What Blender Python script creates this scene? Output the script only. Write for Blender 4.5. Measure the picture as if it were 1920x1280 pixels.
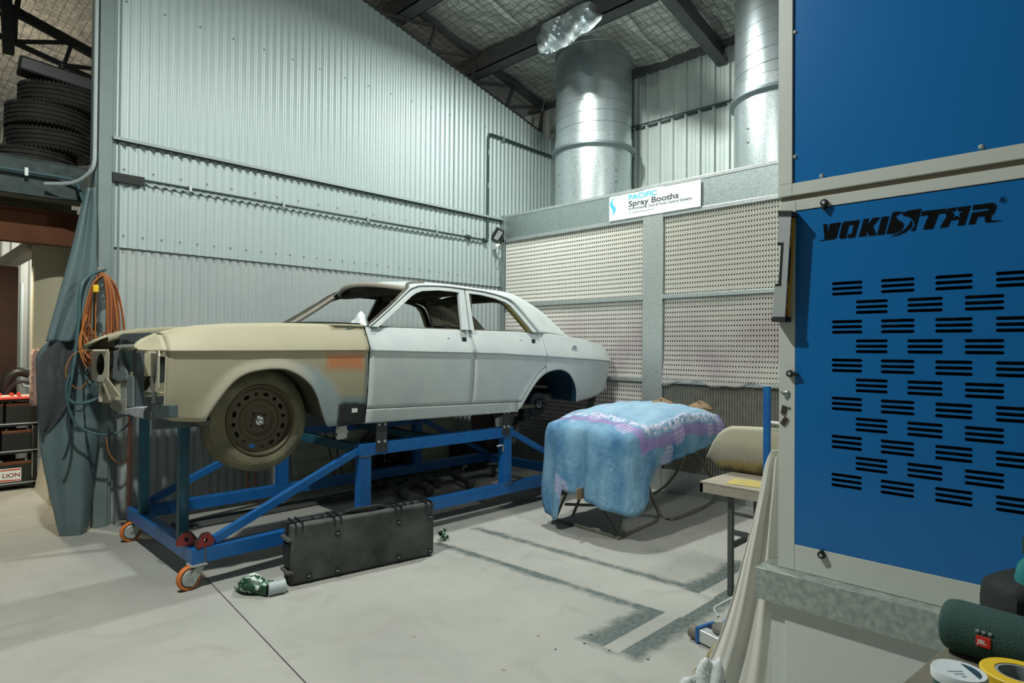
import bpy, bmesh, math, random
from mathutils import Vector, Matrix
from math import sin, cos, pi, radians, sqrt, exp, atan2
random.seed(7)
for o in list(bpy.data.objects): bpy.data.objects.remove(o)
SC = bpy.context.scene
COL = SC.collection
V = Vector

# ------------------------------------------------------------------ camera
H = 1.55
FPX = 1172.0
yaw, pit, rol = radians(44.77), radians(0.577), radians(0.462)
FW = V((cos(pit)*cos(yaw), cos(pit)*sin(yaw), sin(pit)))
r0 = FW.cross(V((0, 0, 1))).normalized(); u0 = r0.cross(FW)
RT = cos(rol)*r0 + sin(rol)*u0
UP = -sin(rol)*r0 + cos(rol)*u0
cam = bpy.data.cameras.new('camera'); co = bpy.data.objects.new('camera', cam); COL.objects.link(co)
cam.sensor_width = 36; cam.lens = FPX/1920*36; cam.clip_start = 0.05; cam.clip_end = 100
m = Matrix((RT, UP, -FW)).transposed().to_4x4(); m.translation = V((0, 0, H)); co.matrix_world = m
SC.camera = co

# ------------------------------------------------------------------ world, light, exposure
SC.view_settings.view_transform = 'Standard'
try: SC.view_settings.look = 'None'
except Exception: pass
SC.view_settings.gamma = 1; SC.view_settings.use_curve_mapping = False
SC.view_settings.exposure = 0.0
W = bpy.data.worlds.new('world'); SC.world = W; W.use_nodes = True
W.node_tree.nodes['Background'].inputs[0].default_value = (0.72, 0.86, 0.86, 1)
W.node_tree.nodes['Background'].inputs[1].default_value = 0.10
def lamp(name, loc, target, size, power, color, spread=None):
    l = bpy.data.lights.new(name, 'AREA'); l.shape = 'DISK'; l.size = size; l.energy = power; l.color = color
    if spread: l.spread = radians(spread)
    o = bpy.data.objects.new(name, l); COL.objects.link(o); o.location = loc
    o.rotation_euler = (V(target)-V(loc)).to_track_quat('-Z', 'Y').to_euler(); return o
COOL = (0.97, 1.0, 0.95)
lamp('bay_or_fill_light', (4.7, 4.25, 5.25), (4.6, 4.0, 0), 0.18, 160, COOL)
lamp('bay_or_fill_light', (0.35, 3.0, 4.9), (1.2, 3.4, 0), 0.16, 195, COOL)
lamp('bay_or_fill_light', (3.4, -0.6, 4.7), (3.4, 1.6, 0), 0.6, 72, COOL)  # added fill from the camera side, not a known lamp
lamp('store_or_fill_light', (-1.2, 11.6, 5.0), (1.2, 14.0, 7.2), 0.4, 170, (1.0, 0.83, 0.58))
lamp('store_or_fill_light', (0.55, 7.75, 2.25), (1.1, 8.2, 0.6), 0.3, 40, (1.0, 0.86, 0.62))
lamp('store_or_fill_light', (1.9, 9.5, 2.9), (1.2, 10.6, 1.5), 0.3, 30, (0.95, 1.0, 0.95))  # added to brighten the far store wall, no known lamp there

# ------------------------------------------------------------------ helpers
def ray(px, py): return FW + (px-960)/FPX*RT - (py-640)/FPX*UP
def PX(px, py, X): d = ray(px, py); return V((0, 0, H)) + d*(X/d.x)
def PY(px, py, Y): d = ray(px, py); return V((0, 0, H)) + d*(Y/d.y)
def PZ(px, py, Z=0.0): d = ray(px, py); return V((0, 0, H)) + d*((Z-H)/d.z)

def nt(m): return m.node_tree.nodes, m.node_tree.links
def mat(name, c, rough=.6, metal=0.0, c2=None, scale=6, mix=.5, bump=0, bscale=30, detail=4, spec=.5, coat=0):
    m = bpy.data.materials.new(name); m.use_nodes = True
    N, L = nt(m); b = N['Principled BSDF']
    b.inputs['Base Color'].default_value = (*c, 1); b.inputs['Roughness'].default_value = rough
    b.inputs['Metallic'].default_value = metal; b.inputs['Specular IOR Level'].default_value = spec
    if coat: b.inputs['Coat Weight'].default_value = coat
    tc = N.new('ShaderNodeTexCoord')
    if c2:
        n = N.new('ShaderNodeTexNoise'); n.inputs['Scale'].default_value = scale; n.inputs['Detail'].default_value = detail
        L.new(tc.outputs['Object'], n.inputs['Vector'])
        r = N.new('ShaderNodeValToRGB'); r.color_ramp.elements[0].position = .5-mix/2; r.color_ramp.elements[1].position = .5+mix/2
        r.color_ramp.elements[0].color = (*c, 1); r.color_ramp.elements[1].color = (*c2, 1)
        L.new(n.outputs['Fac'], r.inputs['Fac']); L.new(r.outputs['Color'], b.inputs['Base Color'])
    if bump:
        n2 = N.new('ShaderNodeTexNoise'); n2.inputs['Scale'].default_value = bscale; n2.inputs['Detail'].default_value = 3
        L.new(tc.outputs['Object'], n2.inputs['Vector'])
        bp = N.new('ShaderNodeBump'); bp.inputs['Strength'].default_value = bump; bp.inputs['Distance'].default_value = .01
        L.new(n2.outputs['Fac'], bp.inputs['Height']); L.new(bp.outputs['Normal'], b.inputs['Normal'])
    return m

class MB:
    def __init__(s): s.v = []; s.f = []; s.m = []
    def add(s, vs, fs, mi=0):
        k = len(s.v); s.v += [tuple(x) for x in vs]; s.f += [tuple(i+k for i in f) for f in fs]; s.m += [mi]*len(fs); return s
    def box(s, lo, hi, mi=0, M=None):
        x0, y0, z0 = lo; x1, y1, z1 = hi
        vs = [V(p) for p in ((x0,y0,z0),(x1,y0,z0),(x1,y1,z0),(x0,y1,z0),(x0,y0,z1),(x1,y0,z1),(x1,y1,z1),(x0,y1,z1))]
        if M: vs = [M @ p for p in vs]
        return s.add(vs, [(0,3,2,1),(4,5,6,7),(0,1,5,4),(1,2,6,5),(2,3,7,6),(3,0,4,7)], mi)
    def bar(s, a, b, w, h, mi=0, up=(0, 0, 1)):
        a = V(a); b = V(b); d = (b-a); L = d.length; d.normalize(); u = V(up)
        if abs(d.dot(u)) > .98: u = V((1, 0, 0)) if abs(d.x) < .9 else V((0, 1, 0))
        sd = d.cross(u).normalized(); u = sd.cross(d)
        M = Matrix((sd, d, u)).transposed().to_4x4(); M.translation = a
        return s.box((-w/2, 0, -h/2), (w/2, L, h/2), mi, M)
    def tube(s, pts, r, n=8, mi=0, closed=False, caps=True):
        pts = [V(p) for p in pts]; K = len(pts); rings = []
        prev = None
        for i in range(K):
            if closed: t = pts[(i+1) % K]-pts[i-1]
            else: t = pts[min(i+1, K-1)]-pts[max(i-1, 0)]
            if t.length < 1e-9: t = V((0, 0, 1))
            t.normalize()
            if prev is None:
                u = V((0, 0, 1)) if abs(t.z) < .9 else V((1, 0, 0))
            else: u = prev
            sd = t.cross(u).normalized(); u = sd.cross(t).normalized(); prev = u
            rr = r[i] if isinstance(r, (list, tuple)) else r
            rings.append([pts[i] + rr*(cos(2*pi*j/n)*sd + sin(2*pi*j/n)*u) for j in range(n)])
        vs = [p for rg in rings for p in rg]; fs = []
        for i in range(K if closed else K-1):
            for j in range(n):
                a = i*n+j; b = i*n+(j+1) % n; c = ((i+1) % K)*n+(j+1) % n; d = ((i+1) % K)*n+j
                fs.append((a, b, c, d))
        if caps and not closed:
            fs.append(tuple(range(n))[::-1]); fs.append(tuple((K-1)*n+j for j in range(n)))
        return s.add(vs, fs, mi)
    def lathe(s, prof, n=32, M=None, mi=0, closed=False, a0=0, a1=2*pi):
        # prof: (r, h) about local z
        K = len(prof); full = abs(a1-a0-2*pi) < 1e-6; nn = n if full else n+1
        vs = []
        for j in range(nn):
            a = a0+(a1-a0)*j/n
            for r, h in prof:
                p = V((r*cos(a), r*sin(a), h)); vs.append(M @ p if M else p)
        fs = []
        for j in range(n):
            j2 = (j+1) % nn
            for i in range(K if closed else K-1):
                i2 = (i+1) % K
                fs.append((j*K+i, j2*K+i, j2*K+i2, j*K+i2))
        return s.add(vs, fs, mi)
    def grid(s, P, mi=0):
        R = len(P); C_ = len(P[0]); vs = [p for row in P for p in row]
        fs = [(i*C_+j, i*C_+j+1, (i+1)*C_+j+1, (i+1)*C_+j) for i in range(R-1) for j in range(C_-1)]
        return s.add(vs, fs, mi)
    def prism(s, poly, M, t, mi=0):
        # poly 2D CCW in local xy, extruded along local z by t
        n = len(poly); vs = [M @ V((x, y, 0)) for x, y in poly]+[M @ V((x, y, t)) for x, y in poly]
        fs = [tuple(range(n))[::-1], tuple(range(n, 2*n))]+[(i, (i+1) % n, (i+1) % n+n, i+n) for i in range(n)]
        return s.add(vs, fs, mi)
    def build(s, name, mats, parent=None, smooth=False, bevel=0, solid=0, loc=None, ang=40, sub=0, off=-1, moff=0, recalc=True, weld=False):
        me = bpy.data.meshes.new(name); me.from_pydata(s.v, [], s.f)
        if not isinstance(mats, (list, tuple)): mats = [mats]
        for m_ in mats: me.materials.append(m_)
        for p, mi in zip(me.polygons, s.m): p.material_index = mi
        if recalc or weld:
            bm = bmesh.new(); bm.from_mesh(me)
            if weld: bmesh.ops.remove_doubles(bm, verts=bm.verts, dist=1e-4)
            if recalc: bmesh.ops.recalc_face_normals(bm, faces=bm.faces)
            bm.to_mesh(me); bm.free()
        o = bpy.data.objects.new(name, me); COL.objects.link(o)
        if parent: o.parent = parent; o.matrix_parent_inverse = parent.matrix_world.inverted() if False else Matrix.Translation(-(WLOC.get(parent.name) or V((0, 0, 0))))
        if loc: o.location = loc
        if solid: q = o.modifiers.new('s', 'SOLIDIFY'); q.thickness = solid; q.offset = off; q.material_offset = moff; q.use_even_offset = False
        if bevel: q = o.modifiers.new('b', 'BEVEL'); q.width = bevel; q.segments = 2; q.limit_method = 'ANGLE'; q.angle_limit = radians(50)
        if sub: q = o.modifiers.new('u', 'SUBSURF'); q.levels = sub; q.render_levels = sub
        if smooth:
            for p in me.polygons: p.use_smooth = True
            try: me.set_sharp_from_angle(angle=radians(ang))
            except Exception: pass
        return o
WLOC = {}
def tag(o, label, cat, group=None, kind=None):
    if label: o['label'] = label
    if cat: o['category'] = cat
    if group: o['group'] = group
    if kind: o['kind'] = kind
    return o
def thing(name, label, cat, loc=(0, 0, 0), group=None, kind=None):
    o = bpy.data.objects.new(name, None); COL.objects.link(o); o.location = loc; o.empty_display_size = .1
    WLOC[o.name] = V(loc); return tag(o, label, cat, group, kind)
def struct(name, loc=(0, 0, 0)):
    o = bpy.data.objects.new(name, None); COL.objects.link(o); o.location = loc; WLOC[o.name] = V(loc); o['kind'] = 'structure'; return o
def lab(o, l): o['label'] = l; return o
def fill_holes(outer, holes, M):
    bm = bmesh.new(); es = []
    for lp in [outer]+holes:
        vs = [bm.verts.new(M @ V((x, y, 0))) for x, y in lp]
        for i in range(len(vs)): es.append(bm.edges.new((vs[i], vs[(i+1) % len(vs)])))
    bmesh.ops.triangle_fill(bm, use_beauty=True, use_dissolve=False, edges=es)
    bm.verts.ensure_lookup_table(); bm.verts.index_update()
    r = ([tuple(v.co) for v in bm.verts], [tuple(v.index for v in f.verts) for f in bm.faces]); bm.free(); return r
def interp(pts, x):
    if x <= pts[0][0]: return pts[0][1]
    for (a, b), (c, d) in zip(pts, pts[1:]):
        if x <= c: return b+(d-b)*(x-a)/(c-a) if c > a else d
    return pts[-1][1]
def catmull(pts, k=6, closed=False):
    P = [V(p) for p in pts]; n = len(P); out = []
    rng = n if closed else n-1
    for i in range(rng):
        p0 = P[i-1] if (closed or i > 0) else P[0]; p1 = P[i]; p2 = P[(i+1) % n]; p3 = P[(i+2) % n] if (closed or i+2 < n) else P[-1]
        for j in range(k):
            t = j/k
            out.append(.5*((2*p1)+(-p0+p2)*t+(2*p0-5*p1+4*p2-p3)*t*t+(-p0+3*p1-3*p2+p3)*t**3))
    if not closed: out.append(P[-1])
    return out
def text(s, name, M, size, m_, parent, ext=.001, sx=1, shear=0, align='LEFT', bold=0, space=1):
    cu = bpy.data.curves.new(name, 'FONT'); cu.body = s; cu.size = size; cu.extrude = ext; cu.shear = shear; cu.align_x = align; cu.offset = bold; cu.space_character = space
    t = bpy.data.objects.new('t', cu); COL.objects.link(t)
    dg = bpy.context.evaluated_depsgraph_get(); me = bpy.data.meshes.new_from_object(t.evaluated_get(dg)); bpy.data.objects.remove(t)
    me.transform(M @ Matrix.Diagonal((sx, 1, 1, 1))); me.materials.clear(); me.materials.append(m_)
    o = bpy.data.objects.new(name, me); COL.objects.link(o)
    if parent: o.parent = parent; o.matrix_parent_inverse = Matrix.Translation(-(WLOC.get(parent.name) or V((0, 0, 0))))
    return o
def dup(o, loc=None, parent=None, rot=None):
    c = o.copy(); COL.objects.link(c)
    if parent: c.parent = parent
    for ch in list(o.children): dup(ch, None, c)
    if loc is not None: c.location = loc; WLOC[c.name] = V(loc)
    if rot is not None: c.rotation_euler = rot
    return c

# ------------------------------------------------------------------ materials
M_wall = mat('wall_steel', (.37, .455, .45), .5, .25, (.42, .50, .49), 1.6, .8)
M_wall2 = mat('wall_lower', (.34, .40, .40), .6, .1, (.40, .44, .43), 2.2, .7)
M_back = mat('back_wall', (.50, .56, .53), .5, .3, (.42, .49, .47), 3)
M_post = mat('post', (.165, .215, .21), .55, .2, (.20, .255, .25), 5, bump=.1)
M_galv = mat('galvanised', (.30, .36, .36), .42, .75, (.44, .50, .49), 60, .35, detail=6)
M_galvl = mat('galvanised_light', (.40, .45, .44), .4, .65, (.56, .60, .58), 45, .35, detail=6)
M_duct = mat('duct_steel', (.44, .52, .53), .36, .78, (.50, .57, .58), 25, .5)
M_duct2 = mat('duct_spangle', (.38, .45, .46), .38, .8, (.62, .68, .68), 70, .3)
M_seam = mat('seam', (.22, .27, .28), .5, .7)
M_steel = mat('dark_steel', (.07, .075, .075), .6, .3, (.11, .115, .11), 8)
M_grey = mat('grey_paint', (.30, .35, .36), .55, .1)
M_white = mat('cream_frame', (.62, .65, .59), .45, 0, (.57, .60, .54), 4)
M_whitep = mat('white_panel', (.66, .70, .66), .4)
M_blue = mat('cabinet_blue', (.003, .145, .42), .28, 0, (.003, .155, .44), 2, coat=.25)
M_blk = mat('black', (.012, .014, .014), .45)
M_blk2 = mat('black_soft', (.02, .024, .022), .75, bump=.2)
M_trol = mat('trolley_blue', (.006, .095, .34), .38, 0, (.008, .13, .36), 9)
M_teal = mat('trolley_teal', (.010, .07, .095), .5, 0, (.015, .10, .16), 7)
M_orange = mat('orange_rubber', (.75, .20, .03), .55, 0, (.62, .18, .04), 20)
M_lgrey = mat('light_grey', (.45, .48, .46), .5, .3)
M_rub = mat('rubber', (.018, .019, .016), .85, 0, (.035, .035, .028), 12, bump=.3, bscale=50)
M_rubd = mat('dusty_rubber', (.22, .205, .12), .9, 0, (.085, .08, .055), 6, .6, bump=.4, bscale=40)
M_rim = mat('rusty_rim', (.10, .085, .052), .65, .3, (.11, .09, .055), 14, bump=.2)
M_prim = mat('primer_white', (.53, .58, .565), .6, 0, (.45, .50, .505), 5, .5, detail=6)
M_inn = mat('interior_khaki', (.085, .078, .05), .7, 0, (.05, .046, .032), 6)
M_khaki = mat('khaki', (.40, .37, .25), .6, 0, (.36, .34, .23), 4)
M_khakil = mat('khaki_light', (.52, .49, .38), .6)
M_suppt = mat('slate_blue', (.12, .155, .17), .6, .1, (.08, .10, .11), 10)
M_navy = mat('wheel_arch_blue', (.006, .03, .06), .5)
M_rubber = M_blk
M_rust = mat('rust', (.16, .055, .018), .8, .1, (.08, .028, .012), 5, .8, detail=6)
M_rustd = mat('rust_dark', (.026, .010, .006), .9, 0, (.016, .007, .005), 3)
M_cream = mat('cream_panel', (.50, .46, .31), .5)
M_wood = mat('plywood', (.36, .33, .26), .8, 0, (.28, .25, .20), 12)
M_brown = mat('brown_paper', (.30, .20, .11), .8, 0, (.22, .15, .09), 12, bump=.5)
M_red = mat('red', (.26, .022, .02), .5, 0, (.18, .02, .018), 20)
M_redb = mat('red_bright', (.55, .05, .03), .5)
M_cable = mat('cable_orange', (.40, .14, .03), .55)
M_cable2 = mat('cable_brown', (.22, .06, .025), .6)
M_yel = mat('yellow', (.75, .50, .02), .5)
M_yelp = mat('yellow_plastic', (.80, .42, .04), .45)
M_hose = mat('hose_teal', (.05, .11, .12), .5)
M_hosed = mat('hose_dark', (.015, .03, .03), .6)
M_pink = mat('pink_pipe', (.45, .20, .16), .6)
M_paper = mat('white_paper', (.68, .70, .66), .8, bump=.4, bscale=18)
M_plast = mat('white_plastic', (.75, .80, .80), .35, bump=.8, bscale=25)
M_alu = mat('aluminium', (.60, .63, .62), .35, .45)
M_chr = mat('chrome', (.7, .72, .70), .18, 1)
M_grn = mat('speaker_green', (.022, .065, .055), .85, bump=.4, bscale=300)
M_teal2 = mat('teal_bag', (.02, .25, .24), .4)
M_conduit = mat('conduit_dark', (.03, .055, .055), .5)
M_condl = mat('conduit_light', (.32, .38, .38), .5)
M_letter = mat('letter_black', (.003, .004, .005), .8, spec=.1)
M_cyan = mat('letter_cyan', (.06, .45, .62), .5)
M_dkgrey = mat('letter_grey', (.06, .07, .075), .5)
M_sign = mat('sign_white', (.72, .80, .76), .5)
M_bench = mat('bench_top', (.13, .125, .09), .8, 0, (.17, .16, .12), 20)
M_lens = mat('lamp_lens', (.42, .45, .46), .2)
M_tan = mat('tan_tube', (.22, .22, .17), .5, .4, (.14, .14, .11), 12)

# cloth-like curtain
M_curt = mat('vinyl_curtain', (.115, .17, .175), .42, 0, (.09, .14, .145), 3, coat=.1)
M_sheet = mat('cream_sheet', (.74, .74, .67), .75, 0, (.66, .65, .59), 3)

def m_floor():
    m = bpy.data.materials.new('concrete'); m.use_nodes = True; N, L = nt(m); b = N['Principled BSDF']; b.inputs['Roughness'].default_value = .62
    tc = N.new('ShaderNodeTexCoord')
    def noise(s, d=5, vec=None, dist=0):
        n = N.new('ShaderNodeTexNoise'); n.inputs['Scale'].default_value = s; n.inputs['Detail'].default_value = d; n.inputs['Distortion'].default_value = dist; L.new(tc.outputs['Object'], n.inputs['Vector']); return n.outputs['Fac']
    def ramp(f, a, b_, ca, cb):
        r = N.new('ShaderNodeValToRGB'); r.color_ramp.elements[0].position = a; r.color_ramp.elements[1].position = b_; r.color_ramp.elements[0].color = (*ca, 1); r.color_ramp.elements[1].color = (*cb, 1); L.new(f, r.inputs['Fac']); return r.outputs['Color']
    def mx(f, a, b_):
        x = N.new('ShaderNodeMix'); x.data_type = 'RGBA'; L.new(f, x.inputs['Factor'])
        for i, q in ((6, a), (7, b_)):
            if isinstance(q, tuple): x.inputs[i].default_value = (*q, 1)
            else: L.new(q, x.inputs[i])
        return x.outputs[2]
    def math_(op, a, b_=None, c=None, clamp=False):
        x = N.new('ShaderNodeMath'); x.operation = op; x.use_clamp = clamp
        for i, q in enumerate((a, b_, c)):
            if q is None: continue
            if isinstance(q, (int, float)): x.inputs[i].default_value = q
            else: L.new(q, x.inputs[i])
        return x.outputs[0]
    sep = N.new('ShaderNodeSeparateXYZ'); L.new(tc.outputs['Object'], sep.inputs[0]); X, Y = sep.outputs[0], sep.outputs[1]
    base = ramp(noise(1.3, 6), .3, .7, (.335, .335, .305), (.415, .415, .375))
    sp = math_('MULTIPLY_ADD', noise(9, 7), 12, -8.0, clamp=True); base = mx(math_('MULTIPLY', sp, .35), base, (.20, .20, .18)); base = mx(math_('MULTIPLY_ADD', noise(3.3, 8, dist=1.5), 2.6, -1.35, clamp=True), base, (.30, .295, .26))
    nz = noise(14, 6); nl = noise(2.2, 3)
    def box(x0, x1, y0, y1, soft, slope=0.0):
        # 1 inside rectangle, soft noisy edge; slope shifts x with y
        xs = math_('SUBTRACT', X, math_('MULTIPLY', math_('SUBTRACT', Y, 2.0), slope)) if slope else X
        cx, hx, cy, hy = (x0+x1)/2, (x1-x0)/2, (y0+y1)/2, (y1-y0)/2
        dx = math_('SUBTRACT', hx, math_('ABSOLUTE', math_('SUBTRACT', xs, cx)))
        dy = math_('SUBTRACT', hy, math_('ABSOLUTE', math_('SUBTRACT', Y, cy)))
        d = math_('MINIMUM', dx, dy)
        d = math_('ADD', d, math_('MULTIPLY', math_('SUBTRACT', nl, .5), soft*1.5))
        d = math_('ADD', d, math_('MULTIPLY', math_('SUBTRACT', nz, .5), soft*1.5))
        return math_('MULTIPLY', math_('DIVIDE', d, soft), 1, clamp=True)
    def hard(x0, x1, y0, y1, slope=0.0):
        xs = math_('SUBTRACT', X, math_('MULTIPLY', math_('SUBTRACT', Y, 2.0), slope)) if slope else X
        cx, hx, cy, hy = (x0+x1)/2, (x1-x0)/2, (y0+y1)/2, (y1-y0)/2
        a = math_('LESS_THAN', math_('ABSOLUTE', math_('SUBTRACT', xs, cx)), hx); b2 = math_('LESS_THAN', math_('ABSOLUTE', math_('SUBTRACT', Y, cy)), hy)
        return math_('MULTIPLY', a, b2)
    s = -.058
    m1 = box(3.165, 3.30, 1.9, 3.95, .06, s); m2 = box(3.66, 3.79, 2.0, 4.05, .06, s); m3 = box(2.62, 4.5, 1.70, 2.12, .07)
    dm = math_('MAXIMUM', math_('MAXIMUM', m1, m2), m3)
    lane = math_('MAXIMUM', hard(3.27, 3.67, 1.85, 4.4, s), hard(2.66, 4.6, 1.86, 1.955))
    dm = math_('MULTIPLY', dm, math_('SUBTRACT', 1, lane))
    dm = math_('MULTIPLY', dm, math_('ADD', math_('MULTIPLY', noise(35, 6), .9), .42, clamp=True), clamp=True)
    col = mx(dm, base, (.065, .095, .09))
    warm = math_('MULTIPLY', math_('SUBTRACT', Y, 6.3), 2.0, clamp=True)
    L.new(col, b.inputs['Base Color'])
    bp = N.new('ShaderNodeBump'); bp.inputs['Strength'].default_value = .15; bp.inputs['Distance'].default_value = .005
    L.new(noise(60, 5), bp.inputs['Height']); L.new(bp.outputs['Normal'], b.inputs['Normal'])
    return m
M_floor = m_floor()

def m_foil():
    m = mat('roof_foil', (.50, .51, .49), .38, .5)
    N, L = nt(m); b = N['Principled BSDF']; tc = N.new('ShaderNodeTexCoord')
    n = N.new('ShaderNodeTexNoise'); n.inputs['Scale'].default_value = 5; n.inputs['Detail'].default_value = 6; n.inputs['Distortion'].default_value = .35
    L.new(tc.outputs['Object'], n.inputs['Vector'])
    br = N.new('ShaderNodeTexBrick'); br.offset = 0; br.inputs['Scale'].default_value = 6; br.inputs['Mortar Size'].default_value = .035; br.inputs['Brick Width'].default_value = .6; br.inputs['Row Height'].default_value = .6
    br.inputs['Mortar Smooth'].default_value = .3; br.inputs['Color1'].default_value = br.inputs['Color2'].default_value = (1, 1, 1, 1); br.inputs['Mortar'].default_value = (0, 0, 0, 1)
    L.new(tc.outputs['Object'], br.inputs['Vector'])
    ad = N.new('ShaderNodeMath'); ad.operation = 'MULTIPLY_ADD'; ad.inputs[1].default_value = .6
    L.new(br.outputs['Color'], ad.inputs[0]); L.new(n.outputs['Fac'], ad.inputs[2])
    mxg = N.new('ShaderNodeMix'); mxg.data_type = 'RGBA'; L.new(br.outputs['Color'], mxg.inputs['Factor']); mxg.inputs[6].default_value = (.30, .31, .30, 1); mxg.inputs[7].default_value = (.60, .60, .57, 1); L.new(mxg.outputs[2], b.inputs['Base Color'])
    bp = N.new('ShaderNodeBump'); bp.inputs['Strength'].default_value = .9; bp.inputs['Distance'].default_value = .08
    L.new(ad.outputs[0], bp.inputs['Height']); L.new(bp.outputs['Normal'], b.inputs['Normal'])
    return m
M_foil = m_foil()
M_foilc = mat('crumpled_foil', (.60, .66, .67), .3, .8, bump=1.0, bscale=9)

def m_filter():
    m = bpy.data.materials.new('filter_paper'); m.use_nodes = True; N, L = nt(m); b = N['Principled BSDF']; b.inputs['Roughness'].default_value = .85
    out = N['Material Output']; tc = N.new('ShaderNodeTexCoord'); sep = N.new('ShaderNodeSeparateXYZ'); L.new(tc.outputs['Object'], sep.inputs[0])
    def math_(op, a, b_=None, c=None, clamp=False):
        x = N.new('ShaderNodeMath'); x.operation = op; x.use_clamp = clamp
        for i, q in enumerate((a, b_, c)):
            if q is None: continue
            if isinstance(q, (int, float)): x.inputs[i].default_value = q
            else: L.new(q, x.inputs[i])
        return x.outputs[0]
    PYC, PZC = .0290, .0520
    fy = math_('SUBTRACT', math_('FRACT', math_('DIVIDE', sep.outputs[1], PYC)), .75)
    fz = math_('SUBTRACT', math_('FRACT', math_('DIVIDE', sep.outputs[2], PZC)), .5)
    dy = math_('MULTIPLY', fy, PYC/.0032); dz = math_('MULTIPLY', fz, PZC/.0100)
    d = math_('SQRT', math_('ADD', math_('MULTIPLY', dy, dy), math_('MULTIPLY', dz, dz)))
    hole = math_('LESS_THAN', d, 1.0)
    n = N.new('ShaderNodeTexNoise'); n.inputs['Scale'].default_value = 2.2; n.inputs['Detail'].default_value = 6; L.new(tc.outputs['Object'], n.inputs['Vector'])
    # paint overspray builds up lower down in the booth
    zf = math_('MULTIPLY', math_('SUBTRACT', 2.15, sep.outputs[2]), 2.5, clamp=True)
    f = math_('MULTIPLY', math_('MULTIPLY_ADD', n.outputs['Fac'], 2.2, -.55, clamp=True), zf, clamp=True)
    mx = N.new('ShaderNodeMix'); mx.data_type = 'RGBA'; L.new(f, mx.inputs['Factor']); mx.inputs[6].default_value = (.70, .70, .64, 1); mx.inputs[7].default_value = (.57, .52, .515, 1)
    L.new(mx.outputs[2], b.inputs['Base Color'])
    tr = N.new('ShaderNodeBsdfTransparent'); ms = N.new('ShaderNodeMixShader'); L.new(hole, ms.inputs[0]); L.new(b.outputs[0], ms.inputs[1]); L.new(tr.outputs[0], ms.inputs[2]); L.new(ms.outputs[0], out.inputs[0])
    return m
M_filter = m_filter()

def m_fender():
    # khaki filler primer with an orange rubbed patch, a pale arch lip and a dark lower corner: real paint areas
    m = bpy.data.materials.new('fender_paint'); m.use_nodes = True; N, L = nt(m); b = N['Principled BSDF']; b.inputs['Roughness'].default_value = .6
    tc = N.new('ShaderNodeTexCoord'); sep = N.new('ShaderNodeSeparateXYZ'); L.new(tc.outputs['Object'], sep.inputs[0]); X, Z = sep.outputs[0], sep.outputs[2]
    n = N.new('ShaderNodeTexNoise'); n.inputs['Scale'].default_value = 9; n.inputs['Detail'].default_value = 5; L.new(tc.outputs['Object'], n.inputs['Vector']); nz = n.outputs['Fac']
    def math_(op, a, b_=None, c=None, clamp=False):
        x = N.new('ShaderNodeMath'); x.operation = op; x.use_clamp = clamp
        for i, q in enumerate((a, b_, c)):
            if q is None: continue
            if isinstance(q, (int, float)): x.inputs[i].default_value = q
            else: L.new(q, x.inputs[i])
        return x.outputs[0]
    def mx(f, a, b_):
        x = N.new('ShaderNodeMix'); x.data_type = 'RGBA'; L.new(f, x.inputs['Factor'])
        for i, q in ((6, a), (7, b_)):
            if isinstance(q, tuple): x.inputs[i].default_value = (*q, 1)
            else: L.new(q, x.inputs[i])
        return x.outputs[2]
    def box(x0, x1, z0, z1, soft):
        dx = math_('SUBTRACT', (x1-x0)/2, math_('ABSOLUTE', math_('SUBTRACT', X, (x0+x1)/2)))
        dz = math_('SUBTRACT', (z1-z0)/2, math_('ABSOLUTE', math_('SUBTRACT', Z, (z0+z1)/2)))
        d = math_('ADD', math_('MINIMUM', dx, dz), math_('MULTIPLY', math_('SUBTRACT', nz, .5), .05))
        return math_('DIVIDE', d, soft, clamp=True)
    base = mx(nz, (.33, .305, .20), (.375, .345, .24))
    # slim pale lip round the wheel arch
    ax, az = 1.92, 1.0
    ex = math_('DIVIDE', math_('SUBTRACT', X, ax), .50); ez = math_('DIVIDE', math_('SUBTRACT', Z, az), .455)
    rr = math_('SQRT', math_('ADD', math_('MULTIPLY', ex, ex), math_('MULTIPLY', ez, ez)))
    ring = math_('MULTIPLY', math_('SUBTRACT', 1.06, rr), 8, clamp=True)
    right = math_('MULTIPLY', math_('SUBTRACT', X, 2.0), 5, clamp=True)
    col = mx(math_('MULTIPLY', ring, .75), base, (.44, .42, .34))
    col = mx(box(2.25, 2.605, 1.352, 1.525, .06), col, (.50, .20, .085))
    col = mx(box(2.15, 2.75, .9, 1.20, .05), col, (.20, .26, .27))
    col = mx(box(2.34, 2.75, .9, 1.14, .03), col, (.02, .025, .025))
    col = mx(box(2.592, 2.75, .9, 1.5, .02), col, (.33, .37, .37))
    col = mx(math_('MULTIPLY', ring, right), col, (.30, .37, .38))
    col = mx(box(2.375, 2.75, .9, 1.13, .025), col, (.018, .022, .022))
    L.new(col, b.inputs['Base Color']); return m
M_fender = m_fender()

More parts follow.
